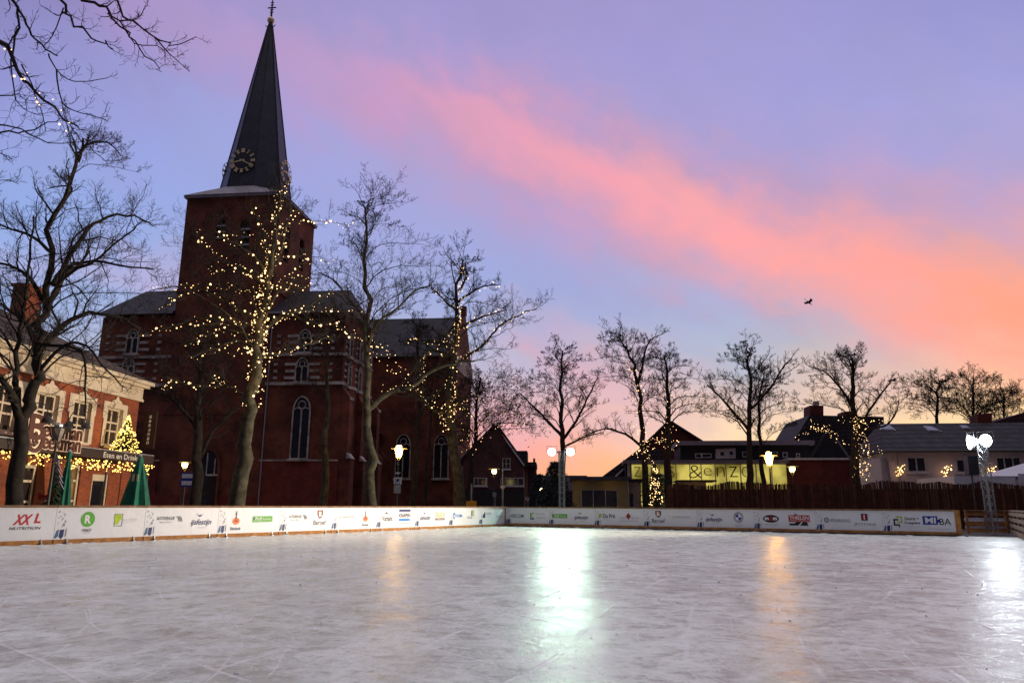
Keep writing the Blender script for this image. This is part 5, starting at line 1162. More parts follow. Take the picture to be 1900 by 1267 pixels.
# leaf shaped light ornaments on the white wall
for k, (px, py) in enumerate(((1669,873),(1756,874),(1838,876))):
    u, z = WH.p(px, py, -.35)
    t = thing('light_ornament', WH(u, -.35, z), ('leaf shaped warm light ornament left of the first white house window','leaf shaped warm light ornament between the two left windows of the white house','leaf shaped warm light ornament partly behind the aluminium mast')[k], 'light ornament', 'leaf shaped lights on the white house')
    out = [(u+.30*cos(a)*(.55 if i%2 else .8)+.12*sin(a), -.35, z+.32*sin(a)) for i, a in enumerate([2*pi*j/12 for j in range(13)])]
    MB(WH).tube(out + [(u+.42,-.35,z+.5)], .015, 4).build('wire', WIRE, t); MB(WH).tube([(u,-.33,z),(u,0,z)], .02, 4).build('bracket', WIRE, t)
    bulbs_on(t, [WH(u+r*cos(a)*.30+.12*sin(a)*r, -.37, z+r*sin(a)*.36) for r, a in [(rnd.random()**.5, rnd.random()*2*pi) for _ in range(26)]] + [WH(u+.36,-.36,z+.38)], .025, .05, BULB, rnd)
# marquee
MQ = Plane(1880, 40, 98)
TENT = mat('tent_canvas', (0.62,0.60,0.64), (0.52,0.50,0.55), 0.7, 0.5)
mq = thing('marquee', MQ(1.5, 3, 0), 'white marquee with a pitched roof cut by the right picture edge, behind the mast', 'marquee')
m0, m1, m2 = MQ.p(1770,890)[0], MQ.p(1884,890)[0], MQ.p(2030,890)[0]; zv0, zv1 = MQ.p(1800,905)[1], MQ.p(1800,883)[1]
MB(MQ).box(m0, m1, 0, .03, zv0, zv1).box(m0,m0+.03,.03,5,zv0,zv1).build('valance', TENT, mq)
MB(MQ).box(m1+.02, m2, -.3, -.27, zv0+.25, zv1+.12).build('valance', TENT, mq)
ap = MQ.p(1925, 852, 2.5)
MB(MQ).hull([(MQ.p(1842,882)[0],-.02,zv1),(m2,-.02,zv1),(m1-.2,5,zv1),(m2,5,zv1),(ap[0],2.5,ap[1])]).build('roof', TENT, mq)
for u in (m0+.1, m1-.03, m2-.5): MB(MQ).box(u, u+.08, .04, .12, 0, zv1).build('pole', ALU, mq)
# reed screen
RF0, RF1 = at(1236, 930, 43.5), at(1895, 930, 37.0)
RFA = math.degrees(atan2(RF1.x-RF0.x, RF1.y-RF0.y)); RP = Plane(0, 0, RFA, (RF0.x, RF0.y, 0)); RLn = (Vector((RF1.x,RF1.y))-Vector((RF0.x,RF0.y))).length + 3
REED = [mat('reed', (0.10,0.030,0.016), (0.05,0.015,0.010), 3, 0.85), mat('reed_pale', (0.16,0.065,0.035), (0.09,0.035,0.02), 3, 0.85), mat('reed_dark', (0.05,0.016,0.010), None, 3, 0.85)]
rf_ = thing('reed_fence', RP(RLn/2, 0, 0), 'dark brown reed screen fence with a ragged top behind the right boards', 'fence')
topl = [(1236,901),(1262,897),(1300,902),(1330,896),(1360,892),(1400,897),(1460,896),(1560,900),(1640,892),(1700,896),(1740,892),(1775,897),(1800,899),(1830,892),(1885,899),(2100,899)]
def rtop(u):
    px = proj(RP(u, 0, 2))[0]
    for (a, b), (c, d) in zip(topl, topl[1:]):
        if a <= px <= c: return RP.p(px, b+(d-b)*(px-a)/(c-a))[1]
    return RP.p(max(px,1236), 900)[1]
mb = MB(RP); u = 0; rnd = random.Random(3)
while u < RLn:
    w = rnd.uniform(.025,.06); zt_ = rtop(u)+rnd.uniform(-.05,.03)+.04*sin(u*1.7)+.03*sin(u*4.1); d = rnd.uniform(0,.03); l = rnd.uniform(-.02,.02)
    mb.poly([(u,d,0),(u+w*1.1,d,0),(u+w*1.1+l,d,zt_),(u+l,d,zt_)], rnd.choice((0,0,0,1,2,2))); 
    if rnd.random() < .5: mb.poly([(u+w*.5,d-.012,0),(u+w*.8,d-.012,0),(u+w*.8+l*2,d-.012,zt_*rnd.uniform(.3,.97)),(u+w*.5+l*2,d-.012,zt_*.6)])
    u += w
mb.box(0, RLn, .035, .06, 0, 2.0); mb.build('reed_screen', REED, rf_)
for k in range(10): MB(RP).box(k*RLn/9.5, k*RLn/9.5+.08, .06, .14, 0, 2.15).build('post', WOOD, rf_)
# grey shed behind the fence
SH = Plane(1280, 50, 97); t = thing('grey_shed', SH(0,1,0), 'grey shed roof just above the reed fence before the glass hall', 'shed')
poly_part(SH, 'wall', mat('shed_wall', (0.30,0.27,0.26), None, 2, .8), t, [(1258,940),(1258,893),(1310,893),(1310,940)], 0, 2); poly_part(SH, 'roof', BLK, t, [(1254,893),(1256,890),(1330,890),(1330,893)], -.3, 2.2)
# dark shrubs behind the centre mast
SHRUB = mat('evergreen_shrub', (0.028,0.045,0.05), (0.012,0.02,0.03), 2, 0.8)
def shrub(name, px, Y, topy, halfw, n, label, cat='shrub', seed=1, dark=SHRUB, leaf=.16):
    r = random.Random(seed); b = at(px, 930, Y); zt = at(px, topy, Y).z; hw = halfw/1395*Y
    t = thing(name, (b.x,b.y,0), label, cat)
    MB().tube([(b.x,b.y,-.04),(b.x,b.y,zt*.8)], [.12,.03], 6).build('trunk', BARK, t)
    mb = MB()
    for i in range(n):
        h = r.random(); a = r.random()*2*pi; R_ = hw*(1-.75*h**1.8)*(r.random()**.45)*(1+.25*sin(5*a+h*9)); c = Vector((b.x+R_*cos(a), b.y+R_*sin(a)*.9, .1+(zt-.1)*h))
        d1 = Vector((r.uniform(-1,1),r.uniform(-1,1),r.uniform(-.3,1)))*leaf; d2 = Vector((r.uniform(-1,1),r.uniform(-1,1),r.uniform(-.6,.6)))*leaf*.6
        mb.poly([c-d1*.5, c+d2*.5, c+d1, c-d2*.5])
    mb.build('crown', dark, t); return t
BARK = mat('bark_dark', (0.038,0.028,0.02), (0.012,0.009,0.008), 4, 0.9, bump=0.5)
shrub('evergreen_shrub', 1030, 47, 858, 34, 5200, 'tall dark evergreen shrub behind the middle floodlight mast', seed=2)
shrub('evergreen_shrub', 1000, 52, 880, 26, 2200, 'lower dark bush left of the tall evergreen by the middle mast', seed=3)
shrub('evergreen_shrub', 1222, 50, 880, 40, 3000, 'dark low bush around the decorated fir and two tree feet', seed=4)
ct = shrub('fir_tree', 1216, 48, 862, 17, 2600, 'small lit fir tree with white lights before the glass hall', 'fir tree', seed=5, leaf=.10)
z1 = at(1216, 862, 48).z; b = at(1216, 930, 48)
t = thing('string_lights', (b.x,b.y,1), 'cool white string lights on the small fir before the glass hall', 'string lights')
pts_ = []
for i in range(70):
    h = .3+.68*rnd.random(); a = pi+rnd.random()*pi; r = .62*(1-.8*h); pts_.append(Vector((b.x+r*cos(a), b.y+r*sin(a)-.1, z1*h)))
bulbs_on(t, pts_, .02, .045, BULB, rnd); MB().tube([Vector((b.x+.55*(1-k/40)*cos(k), b.y+.55*(1-k/40)*sin(k), .5+(z1-.6)*k/40)) for k in range(40)], .008, 3).build('wire', WIRE, t)
t2 = shrub('fir_tree', 371, 46, 862, 12, 900, 'slim small evergreen with fairy lights in front of the tower door', 'fir tree', seed=6, leaf=.10)
# ------------------------------------------------------------------ bare trees
BARK2 = mat('bark_olive', (0.085,0.075,0.045), (0.02,0.017,0.012), 3, 0.9, bump=0.6)  # paler, olive-toned bark used on some trunks near the church
TWIG = mat('twig_bark', (0.026,0.018,0.015), (0.02,0.014,0.012), 4, 0.9)
TWIGL = mat('twig_brown', (0.05,0.03,0.02), (0.03,0.018,0.013), 4, 0.9)
LEAFB = mat('withered_leaf', (0.10,0.045,0.02), (0.05,0.025,0.012), 6, 0.9)
UP = Vector((0,0,1))
class Tree:
    def __init__(s, seed, minr, segl=1.0):
        s.r = random.Random(seed); s.thick = MB(); s.thin = MB(); s.paths = []; s.minr = minr; s.n = 0
    def rv(s, k=1.0):
        r = s.r; return Vector((r.gauss(0,1), r.gauss(0,1), r.gauss(0,1))) * k
    def add(s, pts, rads, level):
        n = 9 if level == 0 else (6 if level == 1 else (4 if level == 2 else 3))
        (s.thick if level <= 1 else s.thin).tube(pts, [max(x, s.minr) for x in rads], n, cap=level <= 1)
        s.n += 1
    def branch(s, p, d, L, r, level, maxlev, up=.10, kids=(0,0,6,5,4), wander=.22):
        """wandering branch with children"""
        ns = 7 if level <= 2 else (5 if level == 3 else 3); seg = L/ns; pts = [p.copy()]; rads = [r]; dirs = [d.copy()]
        d = d.normalized()
        for i in range(ns):
            d = (d + s.rv(wander) + UP*up*(1 if level < 4 else .6)).normalized(); p = p + d*seg; pts.append(p.copy()); dirs.append(d.copy()); rads.append(r*(1-.72*(i+1)/ns))
        s.add(pts, rads, level)
        if level < maxlev: s.children(pts, rads, L, level, maxlev, kids)
        return pts
    def children(s, pts, rads, L, level, maxlev, kids, t0=.22, dens=1.0):
        k = kids[min(level+1, len(kids)-1)]; k = max(1, int(k*dens*s.r.uniform(.8,1.25))); n = len(pts)-1; ph = s.r.random()*2*pi
        for j in range(k):
            t = t0 + (1-t0)*(j+s.r.random()*.8)/k; t = min(t, .98); i = min(int(t*n), n-1); f = t*n-i
            p = pts[i].lerp(pts[i+1], f); ax = (pts[i+1]-pts[i]).normalized(); ph += 2.4+s.r.uniform(-.5,.5)
            u = ax.orthogonal().normalized(); w = ax.cross(u); side = u*cos(ph)+w*sin(ph)
            side.z = side.z*.7+.12
            dd = (ax*s.r.uniform(.55,.95)+side*s.r.uniform(.7,1.05)).normalized()
            ll = L*s.r.uniform(.38,.62)*(1.05-.5*t)*(1.0 if level < 2 else .92); rr = max(rads[i]*(1-f)+rads[i+1]*f, s.minr)*.5
            s.branch(p, dd, ll, rr, level+1, maxlev, kids=kids)
    def limb(s, pts, r0, r1, maxlev=4, kids=(0,0,8,6,4), dens=1.0, level=1, keep=True, t0=.18, lk=.8):
        """hand placed limb: smooth the polyline, jitter it a little and clothe it"""
        P_ = []
        n = len(pts)
        for i in range(n-1):
            a = pts[max(i-1,0)]; b = pts[i]; c = pts[i+1]; d = pts[min(i+2,n-1)]
            for k in range(3):
                t = k/3; P_.append(.5*((2*b)+(c-a)*t+(2*a-5*b+4*c-d)*t*t+(3*b-a-3*c+d)*t*t*t))
        P_.append(pts[-1]); L = sum((P_[i+1]-P_[i]).length for i in range(len(P_)-1)); m_ = len(P_)-1
        P_ = [p + (s.rv(L*.006) if 0 < i < m_ else Vector((0,0,0))) for i, p in enumerate(P_)]
        rads = [r0+(r1-r0)*(i/m_)**.8 for i in range(m_+1)]
        s.add(P_, rads, level); 
        if keep: s.paths.append((P_, rads))
        if maxlev > level: s.children(P_, rads, L*lk, level, maxlev, kids, t0=t0, dens=dens*max(1.0, L/4.0)**.6)
        return P_, rads, L
    def build(s, t, trunk_mat, twig_mat):
        s.thick.build('trunk', trunk_mat, t, smooth=True); s.thin.build('crown', twig_mat, t)
def px_path(path, Y, depth=0.0, r=None):
    """pixels -> points at distance Y, drifting in depth along the limb"""
    n = len(path)-1; return [at(x, y, Y + depth*(i/max(n,1))) for i, (x, y) in enumerate(path)]
def make_tree(label, seed, Y, trunk, tw, rows, nl=14, first=.35, extra=(), maxlev=4, kids=(0,0,11,8,5), droop=0.0, cat='tree', tm=None, twm=None, group='bare trees round the rink', minr=None, name='bare_tree', dens=1.0, rise=.5, depthf=.8, trunk_kids=True):
    """trunk: pixel polyline base->top; tw: width in pixels at base and top; rows: crown outline [(y, xleft, xright)]"""
    minr = minr or .00015*Y
    T = Tree(seed, minr); b = at(trunk[0][0], trunk[0][1], Y)
    t = thing(name, (b.x, b.y, 0), label, cat, group)
    tp = px_path(trunk, Y); tp[0] = Vector((tp[0].x, tp[0].y, -.06)); pr = Y/1395
    P_, rads, L = T.limb(tp, tw[0]*pr/2, tw[1]*pr/2, maxlev=0, level=0, t0=first)
    zt = P_[-1].z
    rz = [(at(950, y, Y).z, (xl-950)*pr, (xr-950)*pr) for y, xl, xr in rows]; rz.sort()
    def env(z):
        if z <= rz[0][0]: return rz[0][1:]
        for (z0,a0,b0),(z1,a1,b1) in zip(rz, rz[1:]):
            if z <= z1: f = (z-z0)/(z1-z0+1e-6); return (a0+(a1-a0)*f, b0+(b1-b0)*f)
        return rz[-1][1:]
    r = T.r; zc0 = rz[0][0]; zc1 = rz[-1][0]; m_ = len(P_)-1; ph = r.random()*6
    for i in range(nl):
        f = first+(1-first)*(i+.5*r.random())/nl; k = min(int(f*m_), m_-1); q = P_[k].lerp(P_[k+1], f*m_-k); ph += 2.399+r.uniform(-.3,.3)
        h0 = q.z
        zt_ = h0+(zc1-h0)*rise*r.uniform(.6,1.15)*(1-.35*abs(cos(ph)))-droop*r.uniform(.2,1)*(zc1-zc0)*.2
        zt_ = max(zc0*.9, min(zt_, zc1-.02)); el_, er_ = env(zt_)
        cx = q.x; c_ = cos(ph); tx = cx+(er_-cx)*c_*r.uniform(.92,1.12) if c_ > 0 else cx+(cx-el_)*c_*r.uniform(.92,1.12)
        dep = (er_-el_)/2*depthf*sin(ph)*r.uniform(.7,1); tip = Vector((tx, q.y+dep, zt_)); D = tip-q
        hor = Vector((D.x, D.y, 0))
        p1 = q+hor*.22+UP*(abs(D.z)*.30+hor.length*.16); p2 = q+hor*.60+UP*(D.z*.72+hor.length*.10)
        r0 = max(rads[k]*.34, minr*2.0)*r.uniform(.75,1.05)*(.55+.45*min(1, D.length/4)); ln = max(1, D.length/3)**.3; T.limb([q, p1, p2, tip], r0, minr*1.2, maxlev, kids, dens)
    for path, w0, w1, dep in extra:
        T.limb(px_path(path, Y, dep), w0*pr/2, w1*pr/2, maxlev, kids, dens)
    if trunk_kids: T.children(P_, rads, L*.42, 0, maxlev, (0,8,6,5,4), t0=.72)
    T.build(t, tm or BARK, twm or TWIG)
    T.thing = t; T.P = P_; T.rads = rads; T.Y = Y
    return T
def string(T, label, paths, step=.12, spread=.06, material=None, rr=(.018,.05), wrap=True, seed=1, frac=1.0, group='string lights in the trees', t1=1.0, glow=None):
    rnd = random.Random(seed); pts_ = []; w_ = MB()
    for P_, rads in paths:
        P_ = P_[:max(2, int(len(P_)*t1))]; wire = []; L = 0
        for i in range(len(P_)-1):
            a, b = P_[i], P_[i+1]; L_ = (b-a).length; n = max(1, int(L_/step)); ax = (b-a).normalized(); u = ax.orthogonal().normalized(); w = ax.cross(u)
            for k in range(n):
                f = k/n; rad = rads[i]*(1-f)+rads[i+1]*f+.02; an = L*9+rnd.random(); L += L_/n
                c = a.lerp(b, f); q = c+(u*cos(an)+w*sin(an))*rad; wire.append(q)
                for m_ in range(1+(rad > .16)):
                    if rnd.random() < frac:
                        a2 = rnd.random()*2*pi; pts_.append(c+(u*cos(a2)+w*sin(a2))*(rad+spread*rnd.random()**.7*1.6)+Vector((0,0,-.03*rnd.random()))+ax*rnd.uniform(-.06,.06))
        if len(wire) > 1: w_.tube(wire, .006, 3, cap=False)
    t = thing('string_lights', T.thing.location + Vector((0,0,2)), label, 'string lights', group)
    w_.build('wire', WIRE, t); bulbs_on(t, pts_, rr[0], rr[1], material or BULB, rnd)
    for p, pw in (glow or []):
        l = bpy.data.lights.new('bulb_glow', 'POINT'); l.energy = pw; l.color = (1,.55,.18); l.shadow_soft_size = .35; o = bpy.data.objects.new('bulb_glow', l); COL.objects.link(o); o.location = p
    return len(pts_)

# --- big dark tree, far left
big = make_tree('tall dark tree with a forked trunk in front of the restaurant, leftmost', 21, 24.0,
  [(24,945),(34,860),(44,775),(60,730),(67,680),(73,620),(84,560),(96,460),(118,370),(142,290),(165,262)], (31,4),
  [(700,-70,190),(620,-90,262),(520,-80,275),(440,-60,255),(400,-40,160),(330,70,185),(250,110,210)], nl=18, first=.30, dens=1.0, rise=.22, tm=BARK,
  extra=[([(72,650),(100,620),(150,585),(205,585),(260,610)],16,3,1.5),([(92,560),(125,500),(150,485),(215,490),(285,500)],11,2.5,-1),([(98,530),(130,480),(160,425),(200,405),(250,400),(285,420)],12,2.5,1),
         ([(88,580),(110,520),(165,490),(230,440),(265,410)],10,2,-2),([(120,372),(135,350),(115,345),(90,350)],6,2,.6),([(145,300),(160,270),(200,265),(225,290)],7,2,.5),([(142,300),(140,270),(130,245)],5,2,-.3),
         ([(80,640),(150,650),(160,720),(158,770)],7,2,-1.5),([(40,790),(28,745),(8,710),(-20,680)],20,8,-1),([(38,775),(28,725),(31,680),(38,607),(49,560),(55,480),(62,400)],13,3,-1.5),([(70,640),(40,590),(-10,560)],14,4,1.5),([(82,560),(50,510),(10,490),(-40,480)],10,3,-1),
         ([(100,470),(60,440),(20,425),(-30,400)],9,2.5,1),([(72,690),(120,640),(160,640),(200,690),(235,720)],8,2,-1.5)])
# --- overhanging limbs of a tree standing outside the frame, top left
ov = Tree(5, .0036); YO = 14.0
bt_ = at(-330, 900, YO); tov = thing('bare_tree', (bt_.x, bt_.y, 0), 'limbs of a nearer tree hanging into the top left corner', 'tree', 'bare trees round the rink')
trn_ = [Vector((bt_.x,bt_.y,-.06)), at(-320, 500, YO), at(-290, 100, YO), at(-250, -300, YO)]
ov.limb(trn_, .28, .12, maxlev=0, level=0, keep=False)
PR = YO/1395
for path, w0, w1, dep in [
  ([(-290,-20),(-120,30),(0,72),(20,110),(45,150),(80,190),(120,225),(160,242)],22,3,.4), ([(-280,-120),(-100,-80),(20,-5),(34,25),(30,70),(22,110)],12,5,.3),
  ([(20,-5),(45,35),(60,65),(85,92),(107,104)],9,4,.2), ([(-260,-250),(-60,-120),(105,-8),(120,20),(150,55),(190,80),(210,92)],12,3,-.4), ([(118,15),(105,50),(92,75),(80,85)],4,2,.2),
  ([(-240,-300),(0,-150),(160,-5),(195,22),(215,40),(245,70),(285,115),(300,134)],14,2,.5), ([(200,25),(222,38),(255,35),(270,10)],6,2,.3), ([(-200,-330),(60,-200),(212,-5),(240,35),(285,68),(325,82),(364,70)],11,2,-.3),
  ([(285,68),(315,100),(352,134)],5,1.5,.1), ([(222,38),(250,80),(290,85),(305,95)],5,1.5,0), ([(90,100),(105,130),(140,152),(200,145)],5,2,.3), ([(105,130),(115,190),(150,210),(200,225)],5,2,-.2),
  ([(-300,150),(-100,250),(0,245),(45,247),(90,228),(120,222)],9,2,.4), ([(0,232),(40,240),(90,265),(160,262)],5,2,-.3), ([(-200,180),(0,178),(40,180),(50,205)],5,1.5,.2), ([(-150,420),(-40,380),(0,335),(35,342)],6,1.5,.2), ([(-300,300),(-60,270),(10,290),(20,300)],5,1.5,0),
  ([(40,120),(60,160),(75,200),(85,245)],5,2,.2), ([(20,110),(25,170),(40,200),(80,215)],5,1.5,-.2)]:
    ov.limb(px_path(path, YO, dep), w0*PR/2*.72, w1*PR/2*.72, 3, (0,0,8,5,0), .8, t0=.3, lk=min(.8, 1.2/max(.5, sum((b-a).length for a, b in zip(px_path(path, YO, 0), px_path(path, YO, 0)[1:])))))
ov.build(tov, BARK, TWIG)
ov.thing = tov
def lit(T, path, Yd=0): return (px_path(path, T.Y, Yd), [.05]*len(path))
ov.Y = YO
string(ov, 'pale string lights along the overhanging limbs, top left', [(px_path([(0,72),(8,100),(22,120),(45,145),(75,185),(110,212),(140,236)], YO, .0), [.05]*7)], step=.07, rr=(.010,.026), frac=.45, seed=3, spread=.08)
# --- string-lit tree before the tower
L1 = [
 [(484,640),(490,530),(463,503),(411,482),(397,468),(380,455),(362,423)], [(492,505),(484,489),(465,470),(442,455),(428,448),(397,430)],
 [(487,525),(465,508),(442,500),(414,503),(397,507),(385,488)], [(485,596),(455,580),(428,566),(394,548),(360,530),(320,533),(277,540)],
 [(362,535),(338,547),(312,559),(298,576)], [(479,612),(446,597),(414,592),(380,590),(348,595),(321,606),(295,611),(255,621)],
 [(478,632),(449,618),(404,614),(362,633),(333,639)], [(476,650),(440,632),(404,645),(380,652),(354,666)], [(476,662),(463,647),(446,649),(421,660)],
 [(466,745),(435,722),(415,715),(380,717),(342,712),(321,703),(295,700)], [(321,705),(307,725)], [(415,715),(390,698)],
 [(478,640),(500,605),(515,590),(553,576),(585,559),(605,545),(620,540)], [(515,590),(536,585),(557,592),(581,599),(605,600),(637,609),(660,625)],
 [(478,655),(491,660),(508,668)], [(490,660),(520,655),(546,649),(560,644)], [(560,640),(581,637),(602,628),(619,633)], [(495,580),(515,541),(533,529),(553,514),(581,517)],
 [(510,545),(550,535),(592,529)], [(500,540),(530,520),(559,489),(579,482)], [(505,490),(522,461),(533,409),(546,392),(564,392)],
 [(500,500),(491,441),(477,402),(465,385)], [(512,400),(526,361),(532,343)], [(480,600),(440,605),(400,600),(350,608)], [(486,560),(470,540),(440,530),(400,545)]]
T4 = make_tree('string-lit tree with a thick pale leaning trunk in front of the church tower', 44, 30.0,
  [(440,950),(447,880),(458,800),(469,740),(477,680),(481,620),(489,560),(500,500),(508,450),(513,400),(520,355)], (34,2.5),
  [(760,330,590),(700,270,640),(600,240,660),(500,330,640),(420,380,620),(350,450,560)], nl=9, first=.42, tm=BARK2, rise=.4, dens=.8,
  extra=[(p, 7 if len(p) > 4 else 3.5, 1.3, (-1)**i*1.2) for i, p in enumerate(L1)])
litp = [(px_path(p, 30.0, (-1)**i*1.2), [.045]*len(p)) for i, p in enumerate(L1)]
tpp = px_path([(468,752),(477,680),(481,620),(489,560),(500,500),(508,450),(513,400),(518,350)], 30.0)
g = [(at(476,700,29.2),14),(at(486,600,29.2),18),(at(500,510,29.3),14),(at(440,600,30.5),10),(at(540,580,31.5),12)]
string(T4, 'dense warm string lights wound round the thick leaning tree before the tower', litp + [(tpp, [.30,.24,.22,.18,.14,.12,.08,.06])]*2 + T4.paths[2:8], step=.12, rr=(.011,.052), seed=7, spread=.07, frac=.80, glow=g)
# --- dark small tree left of it
make_tree('dark leafless tree before the church door, without lights', 33, 40.0, [(366,945),(368,880),(370,800),(368,740),(372,680),(368,600)], (26,3),
  [(760,250,480),(700,260,470),(640,280,450),(560,320,420)], nl=12, first=.35, rise=.45, dens=.8, extra=[([(372,850),(395,800),(430,765),(460,745)],9,3,.8),([(368,790),(340,760),(310,735),(270,725)],9,2,-.8)])
# --- trees along the right of the tower
make_tree('slender leafless tree before the gothic window of the church', 51, 44.0, [(598,945),(602,860),(606,780),(608,720),(607,650),(603,590)], (17,2), [(740,520,690),(680,500,700),(600,520,690),(560,570,650)], nl=10, first=.5, rise=.45, dens=.7, tm=BARK2)
T6 = make_tree('tall bare tree with a grey-green trunk between church block and lantern', 62, 37.0, [(690,950),(687,880),(681,800),(678,720),(682,640),(681,560),(679,480),(680,400),(676,375)], (23,2),
  [(700,590,770),(620,575,800),(540,570,830),(470,590,815),(420,610,760),(365,640,720)], nl=22, first=.42, rise=.42, dens=.85, tm=BARK2,
  extra=[([(680,760),(720,730),(760,720),(800,690),(845,675),(880,670)],12,3,1.5),([(682,640),(700,600),(740,570),(770,540),(800,530)],8,2,-1),([(682,600),(650,560),(620,520),(590,505)],7,2,1)])
string(T6, 'sparse warm string lights in the tall bare tree right of the church block', [(px_path(p, 37.0, .5), [.05]*len(p)) for p in
  ([(626,604),(648,613),(671,625),(681,640)],[(687,690),(684,640),(680,620)],[(690,625),(711,645),(714,662),(728,677),(745,682)],[(705,640),(722,650),(730,665)],[(719,691),(740,684),(756,694),(762,705),(771,719)],[(708,721),(730,717),(745,716),(771,719)],[(671,625),(690,640),(712,668)])],
  step=.15, rr=(.012,.036), seed=9, spread=.10)
make_tree('slim dark tree just right of the lit church lantern, trunk in shadow', 71, 48.0, [(762,945),(770,880),(775,800),(778,720),(775,650),(772,600)], (15,2), [(740,700,850),(690,700,850),(620,720,830),(580,750,800)], nl=10, first=.45, rise=.4, dens=.7)
make_tree('thin slanting tree between the lantern and the lit tree by the aisle', 72, 50.0, [(786,945),(792,890),(797,830),(800,760),(800,690)], (10,2), [(760,750,860),(700,750,850),(650,770,830)], nl=8, first=.5, rise=.4, dens=.6)
L8 = [[(850,672),(883,652),(913,622),(933,599),(966,583),(996,573)], [(850,612),(876,596),(909,583),(940,575)], [(851,560),(870,545),(899,530),(929,528)], [(848,575),(833,566),(817,549),(800,533)],
 [(838,700),(800,745),(816,765),(827,796)], [(838,740),(816,765),(790,750),(775,725),(771,719)], [(843,640),(790,633),(756,631)], [(845,660),(800,650),(780,665),(788,694),(776,715)], [(835,760),(860,740),(880,735),(900,740)], [(851,540),(865,515),(863,486)], [(845,600),(830,620),(815,640)], [(836,770),(850,750),(862,760),(872,775)], [(833,780),(820,760),(812,775)]]
T8 = make_tree('tall string-lit tree at the right end of the church', 82, 46.0, [(856,945),(850,880),(838,800),(835,740),(840,680),(845,620),(851,550),(855,500),(860,482)], (24,2),
  [(720,760,960),(680,740,1000),(620,770,980),(570,790,1000),(530,790,930),(480,830,880)], nl=14, first=.38, rise=.35, dens=.85, tm=BARK2, extra=[(p, 6, 1.5, (-1)**i*1.5) for i, p in enumerate(L8)])
string(T8, 'warm string lights up the tree at the right end of the church', [(px_path(p, 46.0, (-1)**i*1.5), [.05]*len(p)) for i, p in enumerate(L8)] + [(px_path([(832,800),(836,740),(842,670),(849,590),(855,520),(860,490)], 46.0), [.2,.16,.12,.1,.06,.05])]*2, step=.15, rr=(.013,.045), seed=12, spread=.1, glow=[(at(845,760,45.2),9),(at(850,640,45.2),9)])
# dense fine tree with a few withered leaves
T9 = make_tree('dense wide crowned tree with withered leaves left of the evening glow', 91, 54.0, [(872,945),(874,880),(880,820),(885,760),(892,700)], (15,3),
  [(830,830,990),(780,810,1010),(730,820,995),(690,850,960),(655,870,930)], nl=20, first=.35, rise=.30, dens=1.25, droop=.5, twm=TWIGL, kids=(0,0,11,8,5))
lf = MB(); r9 = random.Random(2)
for P_, rads in T9.paths[1:]:
    for k in range(70):
        i = r9.randrange(len(P_)//2, len(P_)); c = P_[min(i, len(P_)-1)]+Vector((r9.gauss(0,.55), r9.gauss(0,.55), r9.gauss(0,.45))); a = Vector((r9.gauss(0,.06),r9.gauss(0,.06),-.10)); b = Vector((r9.gauss(0,.05),r9.gauss(0,.05),r9.gauss(0,.03)))
        lf.poly([c, c+a*.5+b, c+a, c+a*.5-b])
lo = lf.build('foliage', LEAFB, T9.thing); lo['kind'] = 'stuff'
string(T9, 'scattered warm string lights in the dense crowned tree', [(P_, r_) for P_, r_ in T9.paths[2:12]], step=.45, rr=(.015,.03), seed=13, spread=.3)
T10 = make_tree('round crowned bare tree directly above the middle floodlight mast', 101, 50.0, [(1043,945),(1043,870),(1042,800),(1041,740),(1042,690),(1044,650)], (15,2),
  [(830,960,1130),(780,950,1135),(720,965,1125),(680,990,1100),(645,1015,1080)], nl=20, first=.40, rise=.45, dens=.9,
  extra=[([(1042,808),(1020,785),(990,755),(965,730)],7,2,1),([(1044,815),(1070,780),(1090,740),(1110,700)],7,2,-1),([(1046,830),(1080,812),(1120,802)],5,1.5,.5)])
T11 = make_tree('string-lit bare tree leaning left of the lit fir, above the glass hall end', 111, 50.0, [(1198,945),(1197,880),(1190,800),(1187,740),(1178,690),(1165,650),(1145,625)], (15,2),
  [(830,1090,1270),(780,1080,1260),(720,1095,1240),(670,1105,1230),(620,1120,1225)], nl=18, first=.42, rise=.45, dens=.95, extra=[([(1183,715),(1192,680),(1200,640),(1222,622)],6,2,.5),([(1190,828),(1160,805),(1120,795),(1085,808)],6,2,-1)])
L11 = [(P_, r_) for P_, r_ in T11.paths[1:9]]
string(T11, 'warm string lights on the leaning tree left of the lit fir', [([at(x,y,50) for x,y in ((1196,850),(1190,800),(1187,740),(1178,690),(1162,655))],[.14,.1,.08,.06,.05]), (px_path([(1190,828),(1210,812),(1240,825),(1262,820)],50,-.5),[.05]*4), (px_path([(1180,845),(1190,820),(1205,838),(1200,860)],50,-.4),[.06]*4)], step=.09, rr=(.013,.042), seed=14, spread=.25)
T12 = make_tree('full bare tree just right of the lit fir, in front of the steep gable', 121, 51.0, [(1240,945),(1238,880),(1240,800),(1238,740),(1236,690),(1232,660)], (19,2),
  [(820,1180,1330),(760,1165,1345),(710,1180,1325),(670,1200,1300),(655,1215,1280)], nl=24, first=.38, rise=.4, dens=1.15, kids=(0,0,9,7,4))
string(T12, 'few warm string lights low in the full tree before the steep gable', [([at(x,y,50.6) for x,y in ((1240,800),(1239,770),(1238,740),(1245,715))],[.12]*4),(px_path([(1240,800),(1225,825),(1200,820)],51,-.5),[.05]*3)], step=.12, rr=(.014,.036), seed=15, spread=.25)
